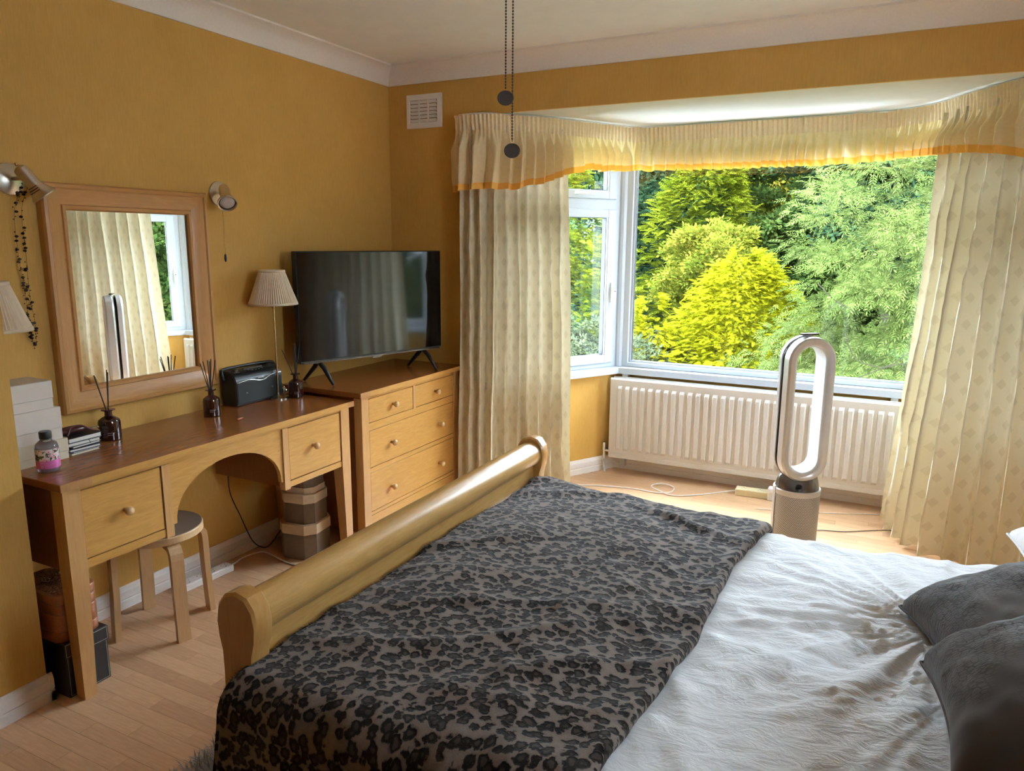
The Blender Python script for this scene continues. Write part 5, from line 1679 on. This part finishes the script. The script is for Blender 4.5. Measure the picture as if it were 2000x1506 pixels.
loft(bm, [[(a, 1.18, b) for a, b in ((0.86, 0), (0.91, 0), (0.93, 0.6), (0.99, 1.0), (1.03, 1.10), (0.97, 1.14), (0.92, 1.08), (0.88, 0.8), (0.86, 0.5))],
          [(a, 2.86, b) for a, b in ((0.86, 0), (0.91, 0), (0.93, 0.6), (0.99, 1.0), (1.03, 1.10), (0.97, 1.14), (0.92, 1.08), (0.88, 0.8), (0.86, 0.5))]])
obj('headboard', bm, 'bed_y', bed)
obj('mattress', B1(-1.295, 0.85, 1.235, 2.57, 0.24, 0.50, b=0.04, seg=3), 'sheet', label='mattress under the duvet', cat='mattress')

# duvet surface: x along the bed, s across it (0 near floor hang .. 1 far hang)
def y_near(x): return 1.085
def y_far(x): return float(np.interp(x, [-1.35, -1.2, -0.7, -0.3, 0.3, 0.9], [2.89, 2.835, 2.71, 2.62, 2.62, 2.68]))
def ztop(x): return float(np.interp(x, [-1.35, -1.1, -0.4, 0.1, 0.9], [0.565, 0.592, 0.605, 0.615, 0.66]))
def cross(x, s, grow=0.0):
    """point on the smooth duvet cross-section and its outward normal"""
    yn, yf, zt_ = y_near(x) - grow, y_far(x) + grow, ztop(x) + grow
    r1, r2_ = 0.075, 0.085
    segs = [(zt_ - r1) - 0.20, r1 * PI / 2, (yf - r2_) - (yn + r1), r2_ * PI / 2, (zt_ - r2_) - 0.26]
    L = sum(segs); d = s * L
    if d < segs[0]: return Vector((x, yn - 0.02 * (1 - d / segs[0]), 0.20 + d)), Vector((0, -1, 0))
    d -= segs[0]
    if d < segs[1]:
        a = d / r1; return Vector((x, yn + r1 - r1 * math.cos(a), zt_ - r1 + r1 * math.sin(a))), Vector((0, -math.cos(a), math.sin(a)))
    d -= segs[1]
    if d < segs[2]: return Vector((x, yn + r1 + d, zt_)), Vector((0, 0, 1))
    d -= segs[2]
    if d < segs[3]:
        a = d / r2_; return Vector((x, yf - r2_ + r2_ * math.sin(a), zt_ - r2_ + r2_ * math.cos(a))), Vector((0, math.sin(a), math.cos(a)))
    d -= segs[3]
    return Vector((x, yf, zt_ - r2_ - d)), Vector((0, 1, 0))
LCROSS = 2.3
def ridg(v): return 1 - abs(v) * 2
def wrinkle(x, y):
    # folds pulled towards the cushion corner, fading away from it
    h = 0.0
    for (ox, oy, amp, f, sd_) in ((0.18, 2.02, 0.019, 13.0, 1.0), (0.20, 1.74, 0.008, 15.0, 5.0)):
        dx, dy = x - ox, y - oy
        r = math.hypot(dx, dy) + 1e-4
        th = math.atan2(dy, -dx)
        n_ = ridg(noise.noise(Vector((th * f * 0.42, r * 1.1, sd_))))
        h += amp * max(0, n_ - 0.25) * math.exp(-((r - 0.22) / 0.42) ** 2) * (1.0 if dx < 0.1 else 0.2)
    # long soft folds running across the bed
    w = noise.noise(Vector((x * 2.3 + y * 1.4, y * 1.1 - x * 0.8, 3)))
    h += 0.021 * w
    w2 = ridg(noise.noise(Vector((x * 3.6 + y * 4.6, (y - x) * 1.4, 8))))
    h += 0.013 * max(0, w2 - 0.35)
    w3 = ridg(noise.noise(Vector((x * 9 + y * 6, y * 4 - x * 3.5, 12))))
    h += 0.0055 * max(0, w3 - 0.2)
    h += 0.0035 * noise.noise(Vector((x * 18, y * 22, 2)))
    return h
def duvet_fn(u, v):
    x = -1.30 + 2.15 * u
    p, n_ = cross(x, v)
    h = wrinkle(p.x, p.y + (0.6 - p.z) * (1 if p.y > 2 else -1))
    return p + n_ * h
bm = bm_new(); grid(bm, 190, 200, duvet_fn)
obj('duvet', bm, 'duvet', smooth=True, normals=False, label='crumpled white cotton duvet covering the bed', cat='duvet')

# leopard throw over the foot of the bed
def throw_edge(y): return float(np.interp(y, [1.0, 1.21, 1.5, 1.75, 2.0, 2.21, 2.57, 2.9], [-0.43, -0.405, -0.375, -0.355, -0.355, -0.355, -0.305, -0.27]))
def throw_wr(x, y):
    h = 0.017 * noise.noise(Vector((x * 1.7 - y * 2.6, x * 1.2 + y * 0.8, 21)))
    k = ridg(noise.noise(Vector((y * 4.2 - x * 2.2, x * 1.0 + y * 0.6, 31))))
    h += 0.016 * max(0, k - 0.35)
    h += 0.004 * noise.noise(Vector((x * 12, y * 14, 5)))
    # one folded ridge near the far side
    d = (y - 2.50) - (x + 0.62) * -0.55
    h += 0.020 * math.exp(-(d / 0.030) ** 2) * max(0, 1 - abs(x + 0.60) / 0.30)
    return h
def throw_fn(u, v):
    p0, _ = cross(-0.5, v)
    x0, x1 = -1.312, throw_edge(p0.y)
    uc = min(1.0, u / 0.94)
    x = x0 + (x1 - 0.014 - x0) * uc
    p, n_ = cross(x, v)
    h = 0.022 + throw_wr(x, p.y - (0.6 - p.z) * 0.6) + max(0.0, wrinkle(x, p.y)) * 0.9 * (1 if u > 0.6 else 0.6)
    h += 0.012 * max(0.0, (uc - 0.9) / 0.1) ** 2
    if u > 0.94:          # the edge is folded under in a roll
        a = (u - 0.94) / 0.06 * PI
        p = p + Vector((0.019 * math.sin(a), 0, 0)); h += 0.019 * (math.cos(a) - 1)
    if u < 0.02: h -= 0.010
    q = p + n_ * h
    if p.z < 0.50 and p.y < 1.5:      # hanging side flares in soft folds
        fl = (0.50 - p.z) / 0.30
        q.y -= 0.020 * fl * (1 + math.sin(x * 17 + 1))
        q.x -= 0.03 * fl * (1 - u) 
    return q
bm = bm_new()
vs = grid(bm, 190, 240, throw_fn, lambda u, v: (u * 1.0, v * LCROSS))
tw = obj('leopard_throw', bm, 'leopard', smooth=True, normals=False, label='taupe and black leopard pattern plush throw over the foot of the bed', cat='throw')
bm = bm_new()
r_ = random.Random(5)
for k in range(900):
    v = 0.14 + 0.78 * r_.random()
    p = throw_fn(0.004, v)
    d = Vector((-0.75 + r_.uniform(-.3, .3), r_.uniform(-.6, .6), r_.uniform(-.3, .35)))
    if p.z < 0.5: d = Vector((-0.5, r_.uniform(-.4, .1), r_.uniform(-.6, .1)))
    q = p + d * r_.uniform(0.006, 0.016); w_ = Vector((0, 0.0012, 0))
    bm.faces.new([bm.verts.new(c_) for c_ in (p - w_, p + w_, q)])
obj('plush_fringe', bm, 'throw_back', tw, kind='stuff', normals=False)

# ------------------------------------------------------------------ pillows and cushions
def pillow(name, label, cat, c, size, thick, rot, mat, seed, group=None, pinch=0.12):
    t = thing(name, label, cat, c, group=group)
    R = rot.to_4x4(); M = Matrix.Translation(c) @ R
    n = 40
    bm = bm_new(); uvl = bm.loops.layers.uv.verify()
    hx, hy = size[0] / 2, size[1] / 2
    def pt(u, v, s_):
        a, b = 2 * u - 1, 2 * v - 1
        k = (1 - abs(a) ** 2.6) * (1 - abs(b) ** 2.6)
        hgt = thick * 0.5 * max(0, k) ** 0.42
        x = hx * a * (1 - pinch * (1 - b * b) * abs(a) ** 2)
        y = hy * b * (1 - pinch * (1 - a * a) * abs(b) ** 2)
        hgt *= 1 + 0.10 * noise.noise(Vector((a * 1.8, b * 1.8, seed)))
        hgt += 0.006 * noise.noise(Vector((a * 6, b * 6, seed + s_))) * min(1, k * 4)
        return M @ Vector((x, y, s_ * hgt))
    for s_ in (1, -1):
        vs = [[bm.verts.new(pt(i / n, j / n, s_)) for j in range(n + 1)] for i in range(n + 1)]
        for i in range(n):
            for j in range(n):
                q = ((i, j), (i + 1, j), (i + 1, j + 1), (i, j + 1))
                if s_ < 0: q = q[::-1]
                f = bm.faces.new([vs[a][b] for a, b in q])
                for l, (a, b) in zip(f.loops, q): l[uvl].uv = (a / n * size[0], b / n * size[1])
    bmesh.ops.remove_doubles(bm, verts=bm.verts, dist=0.0004)
    obj('cover', bm, mat, t, smooth=True, normals=False)
    bm = bm_new()
    ring = []
    for k in range(4 * n):
        i, j = ((k, 0), (n, k - n), (3 * n - k, n), (0, 4 * n - k))[k // n]
        ring.append(pt(i / n, j / n, 1).lerp(pt(i / n, j / n, -1), 0.5))
    tube(bm, ring + [ring[0]], 0.004, 6, caps=False)
    obj('piping', bm, mat, t, smooth=True)
    return t
def rotm(ex, ey, ez):
    from mathutils import Euler
    return Euler((math.radians(ex), math.radians(ey), math.radians(ez)), 'XYZ').to_matrix()
pillow('cushion', 'taupe embossed velvet cushion, the farther of two, against the pillow', 'cushion', (0.365, 1.91, 0.735), (0.46, 0.48), 0.24, rotm(0, -20, 14), 'cushion', 3, 'dark velvet cushions at the head of the bed')
pillow('cushion', 'taupe embossed velvet cushion in the lower right corner, the nearer of two', 'cushion', (0.37, 1.50, 0.785), (0.48, 0.50), 0.27, rotm(0, -22, 3), 'cushion', 9, 'dark velvet cushions at the head of the bed')
pillow('pillow', 'white cotton pillow showing behind the farther cushion', 'pillow', (0.62, 2.52, 0.715), (0.42, 0.56), 0.17, rotm(0, -14, 0), 'duvet', 14, 'white bed pillows')
pillow('pillow', 'white cotton pillow behind the nearer cushion', 'pillow', (0.70, 1.66, 0.77), (0.42, 0.66), 0.17, rotm(0, -14, 0), 'duvet', 15, 'white bed pillows')

# ------------------------------------------------------------------ shaggy rug, lower left by the bed
t = thing('shaggy_rug', 'grey shaggy rug poking out beside the bed at the bottom edge', 'rug', (-1.3, 0.9, 0))
obj('rug_backing', B1(-1.76, 0.3, 0.35, 1.44, 0.0, 0.012), 'shag', t)
n = 5000
rp = np.random.default_rng(11)
X = rp.uniform(-1.78, -1.25, n); Y = rp.uniform(0.85, 1.46, n)
V = []; F = []
ang = rp.uniform(-0.9, 0.9, n) + PI; lean = rp.uniform(0.3, 1.0, n); ln = rp.uniform(0.03, 0.06, n)
for i in range(n):
    p = Vector((X[i], Y[i], 0.010)); d = Vector((math.cos(ang[i]) * lean[i], math.sin(ang[i]) * lean[i], rp.uniform(0.15, 0.9))).normalized()
    s_ = Vector((-d.y, d.x, 0)).normalized() * 0.0018
    m_ = p + d * ln[i] * 0.6; e_ = p + d * ln[i] + Vector((0, 0, -0.008))
    if e_.z < 0.004: e_.z = 0.004
    k = len(V); V += [p - s_, p + s_, m_ + s_, m_ - s_, e_]
    F += [(k, k + 1, k + 2, k + 3), (k + 3, k + 2, k + 4)]
me = bpy.data.meshes.new('shag_pile')
me.from_pydata([tuple(v - Vector((-1.3, 0.9, 0))) for v in V], [], F); me.materials.append(MAT['shag'])
o = bpy.data.objects.new('shag_pile', me); C.objects.link(o); o.parent = t; o['kind'] = 'stuff'

# ------------------------------------------------------------------ the garden
GZ = -2.6
bm = bm_new(); prism(bm, [(-90, 5.6), (90, 5.6), (90, 120), (-90, 120)], XY, GZ - 0.2, GZ)
struct('ground', bm, 'lawn', label='garden ground far below the window')

bm = bm_new()
def hill_fn(u, v):
    x = -60 + 120 * u; y = 24 + 20 * v
    return Vector((x, y, GZ + 9.5 * math.sin(v * PI / 2) + 1.2 * noise.noise(Vector((x * 0.25, y * 0.3, 0)))))
grid(bm, 60, 12, hill_fn)
struct('hill', bm, 'hillside', label='dark wooded slope behind the garden trees', smooth=True)

def diamond(p0, p1, w, sag=0.0):
    """thin leaf blade between p0 and p1 in the xy plane"""
    p0, p1 = np.array(p0, float), np.array(p1, float)
    d = p1 - p0
    s = np.array([-d[1], d[0], 0.0]); s /= (np.linalg.norm(s) + 1e-9); s *= w / 2
    m = p0 + d * 0.45
    return [p0, m + s, p1 + np.array([0, 0, sag]), m - s]
def T_spray(n=5):
    out = []
    for k in range(n):
        x = 0.08 + 0.80 * k / n
        L = 0.34 * (1 - 0.65 * k / n)
        for s_ in (1, -1):
            out += diamond((x, 0, -0.22 * x * x), (x + L * 0.72, s_ * L * 0.70, -0.22 * (x + L * .7) ** 2), 0.10, -0.02)
    out += diamond((0.0, 0, 0), (1.0, 0, -0.24), 0.07)
    return np.array(out)
def T_broad(n=6, seed=0):
    r = np.random.default_rng(seed); out = []
    for k in range(n):
        a = r.uniform(0, 2 * PI); x = r.uniform(0.1, 0.7)
        b = np.array([x * math.cos(a) * .5, x * math.sin(a) * .5, r.uniform(-.25, .25)])
        a2 = a + r.uniform(-.8, .8)
        e = b + np.array([math.cos(a2), math.sin(a2), r.uniform(-.5, .3)]) * 0.42
        out += diamond(b, e, 0.24)
    return np.array(out)
def T_ash():
    out = []
    for k in range(4):
        x = 0.2 + 0.75 * k / 4
        for s_ in (1, -1):
            L = 0.36
            out += diamond((x, 0, -0.30 * x * x), (x + L * 0.62, s_ * L * 0.75, -0.30 * x * x - 0.10), 0.085, -0.03)
    out += diamond((0.9, 0, -0.25), (1.2, 0, -0.40), 0.09)
    out += diamond((0, 0, 0), (0.95, 0, -0.28), 0.02)
    return np.array(out)
def scatter_leaves(name, mat, tmpl, pos, fw, upv, scale, parent, base):
    """place a template of blades on every position; fw = blade direction, upv = surface normal"""
    pos = np.asarray(pos); n = len(pos)
    fw = fw / (np.linalg.norm(fw, axis=1, keepdims=True) + 1e-9)
    y = np.cross(upv, fw); y /= (np.linalg.norm(y, axis=1, keepdims=True) + 1e-9)
    z = np.cross(fw, y)
    R = np.stack([fw, y, z], axis=2) * scale[:, None, None]
    V = np.einsum('nij,kj->nki', R, tmpl) + pos[:, None, :]
    V = V.reshape(-1, 3) - np.array(base)
    nv = len(V); nf = nv // 4
    me = bpy.data.meshes.new(name)
    me.vertices.add(nv); me.vertices.foreach_set('co', V.astype(np.float32).ravel())
    me.loops.add(nv); me.loops.foreach_set('vertex_index', np.arange(nv, dtype=np.int32))
    me.polygons.add(nf); me.polygons.foreach_set('loop_start', np.arange(0, nv, 4, dtype=np.int32))
    me.update(calc_edges=True)
    me.materials.append(MAT[mat])
    o = bpy.data.objects.new(name, me); C.objects.link(o); o.parent = parent; o['kind'] = 'stuff'
    return o
TS, TB, TA = T_spray(), T_broad(), T_ash()

def trunk(parent, x, y, z1, r=0.12, branches=()):
    bm = bm_new(); tube(bm, [(x, y, GZ), (x + 0.05, y, GZ + (z1 - GZ) * 0.5), (x, y, z1)], r, 8, radii=[r, r * 0.7, r * 0.25])
    obj('trunk', bm, 'bark', parent, smooth=True)
    for b in branches:
        bm = bm_new(); tube(bm, spline(b, 6), 0.0045, 6)
        obj('branch', bm, 'twig', parent, smooth=True)

def conifer(label, cx, cy, ztop_, zbot_, R, n_br, per, size, mat, seed, droop=0.25, expo=0.75, group='trees in the garden beyond the window', name='conifer'):
    r = np.random.default_rng(seed)
    t = thing(name, label, 'tree', (cx, cy, GZ), group=group)
    P = []; Fw = []; U = []; S = []
    H = ztop_ - zbot_
    for b in range(n_br):
        k = r.uniform(0, 1) ** 0.9
        z = ztop_ - k * H
        az = r.uniform(0, 2 * PI)
        rad = R * min(1.0, (k * 1.25 + 0.04)) ** expo * r.uniform(0.72, 1.08) * (1 + 0.16 * math.sin(3 * az + seed))
        d = np.array([math.cos(az), math.sin(az), 0.0])
        for s_ in range(per):
            q = r.uniform(0.35, 1.0) ** 0.6
            a2 = r.normal(0, 0.26)
            dd = np.array([math.cos(az + a2), math.sin(az + a2), 0])
            zz_ = z + 0.20 * R * q * (1 - q) * 2 - droop * R * q * q * 0.8 + r.normal(0, 0.05) * R * 0.5
            P.append(np.array([cx, cy, zz_]) + dd * rad * q)
            f = dd + np.array([r.normal(0, .35), r.normal(0, .35), r.normal(0.18, .28)])
            Fw.append(f); U.append(np.array([r.normal(0, .35), r.normal(0, .35), 1.0]) + dd * 0.3); S.append(size * r.uniform(0.6, 1.25))
    scatter_leaves('foliage', mat, TS, P, np.array(Fw), np.array(U), np.array(S), t, (cx, cy, GZ))
    trunk(t, cx, cy, zbot_ + 0.35 * H, 0.06)
    return t

def bushy(label, cx, cy, cz, rx, ry, rz_, n_cl, per, rc, size, mat, tmpl, seed, name='tree', cat='tree', branches=(), group='trees in the garden beyond the window', droop=0.0):
    r = np.random.default_rng(seed)
    t = thing(name, label, cat, (cx, cy, GZ), group=group)
    P = []; Fw = []; U = []; S = []
    for c_ in range(n_cl):
        v = r.normal(0, 1, 3); v /= np.linalg.norm(v)
        if r.random() < 0.6 and v[1] > 0.3: v[1] *= -1
        rr = r.uniform(0.62, 1.0)
        cc = np.array([cx, cy, cz]) + v * np.array([rx, ry, rz_]) * rr
        rcl = rc * r.uniform(0.6, 1.3)
        w = r.normal(0, 1, (per, 3)); w /= np.linalg.norm(w, axis=1, keepdims=True)
        w[:, 2] = np.abs(w[:, 2]) * 0.9 - 0.25
        pos = cc + w * rcl * r.uniform(0.5, 1.0, (per, 1)) * np.array([1, 1, 0.75])
        P.append(pos); Fw.append(w * 0.9 + v * 0.6 + r.normal(0, .45, (per, 3)) + np.array([0, 0, -droop]))
        U.append(np.tile(v * 0.5 + np.array([0, -0.2, 0.9]), (per, 1)) + r.normal(0, .4, (per, 3)))
        S.append(size * r.uniform(0.6, 1.3, per))
    scatter_leaves('foliage', mat, tmpl, np.vstack(P), np.vstack(Fw), np.vstack(U), np.concatenate(S), t, (cx, cy, GZ))
    trunk(t, cx, cy, cz, 0.12, branches)
    return t

conifer('bright golden conifer in the middle of the view', -1.58, 9.2, 1.50, -1.3, 1.30, 420, 50, 0.118, 'leaf_gold', 21, 0.30, expo=0.48)
conifer('short golden conifer left of the taller golden one', -2.62, 9.0, 0.95, -1.2, 0.62, 110, 34, 0.135, 'leaf_gold', 22, 0.30, expo=0.5)
conifer('tall lime green conifer behind the golden ones', -2.95, 13.2, 3.6, -1.8, 1.9, 260, 40, 0.21, 'leaf_lime', 23, 0.25)
conifer('lime conifer seen through the left bay window', -4.5, 10.4, 3.3, -1.2, 1.15, 200, 34, 0.17, 'leaf_lime', 24, 0.28)
conifer('dark blue-green conifer at the left of the picture window', -4.35, 14.6, 4.6, -2.0, 1.9, 260, 34, 0.25, 'leaf_dark', 25, 0.25)
bushy('amber tinged young tree in front of the lime conifer', -2.30, 11.2, 0.9, 0.80, 0.8, 1.15, 60, 60, 0.32, 0.15, 'leaf_amber', TB, 31)
bushy('dark green broadleaf tree behind the golden conifer', -1.55, 14.5, 2.2, 1.75, 1.3, 2.3, 110, 80, 0.50, 0.22, 'leaf_mid', TB, 32)
bushy('grey-green shrub low at the left of the picture window', -3.1, 8.8, -0.35, 1.0, 0.9, 1.05, 70, 80, 0.30, 0.12, 'leaf_grey', TB, 33, name='shrub', cat='shrub')
bushy('pale grey-green shrub seen low through the left bay window', -4.1, 8.6, 0.15, 0.75, 0.8, 1.1, 60, 80, 0.28, 0.12, 'leaf_grey', TB, 34, name='shrub', cat='shrub')
bushy('large feathery pale green tree at the right of the picture window', 0.45, 8.6, 0.75, 1.75, 1.3, 2.0, 190, 95, 0.36, 0.125, 'leaf_ash', TA, 35,
      branches=[[(0.4, 8.6, -0.4), (-0.10, 7.6, 0.1), (-0.27, 7.1, 0.36), (-0.1, 7.05, 0.5), (0.07, 7.05, 0.58), (0.28, 7.1, 0.63), (0.6, 7.3, 0.68)],
                [(-0.32, 7.0, 0.84), (-0.22, 7.0, 0.63), (-0.04, 7.0, 0.57), (0.07, 7.0, 0.60), (0.18, 7.0, 0.70), (0.36, 7.1, 0.74)],
                [(-0.6, 7.3, 1.25), (-0.45, 7.2, 1.12), (-0.3, 7.15, 1.04)]], droop=0.35)
bushy('olive green bush at the foot of the golden conifer', -2.55, 8.1, -0.8, 0.7, 0.6, 0.75, 40, 80, 0.26, 0.11, 'leaf_mid', TB, 36, name='shrub', cat='shrub')
bushy('dark green tree rising beyond the feathery tree', -0.1, 13.5, 3.0, 1.5, 1.3, 2.0, 90, 70, 0.50, 0.22, 'leaf_dark', TB, 37)
bushy('pale yellow-green tree tops far behind', -2.5, 18.0, 4.0, 2.6, 1.4, 1.9, 90, 70, 0.60, 0.28, 'leaf_amber', TB, 38)
bushy('dark wood at the back of the garden, left part', -7.5, 19.5, 2.2, 3.6, 1.4, 3.6, 150, 80, 0.9, 0.42, 'leaf_dark', TB, 39)
bushy('dark wood at the back of the garden, middle part', -1.8, 20.0, 1.8, 3.6, 1.4, 3.6, 150, 80, 0.9, 0.42, 'leaf_mid', TB, 40)
bushy('dark wood at the back of the garden, right part', 3.6, 18.5, 1.8, 3.6, 1.4, 3.6, 150, 80, 0.9, 0.42, 'leaf_dark', TB, 41)
bushy('leafy green tree to the right of the bay, seen in the mirror', 4.6, 9.2, 1.2, 1.7, 1.6, 2.4, 110, 70, 0.48, 0.24, 'leaf_mid', TB, 42)
bushy('tall leafy tree close to the right side of the bay', 6.2, 6.6, 1.6, 1.7, 1.8, 3.2, 110, 60, 0.55, 0.2, 'leaf_mid', TB, 44)
bushy('dark tree far to the right of the bay', 10.5, 9.0, 2.0, 2.6, 2.4, 3.8, 120, 60, 0.8, 0.34, 'leaf_dark', TB, 45)
bushy('green tree beyond the right side of the bay', 6.8, 11.5, 1.8, 2.2, 1.8, 3.0, 120, 60, 0.6, 0.32, 'leaf_mid', TB, 43)
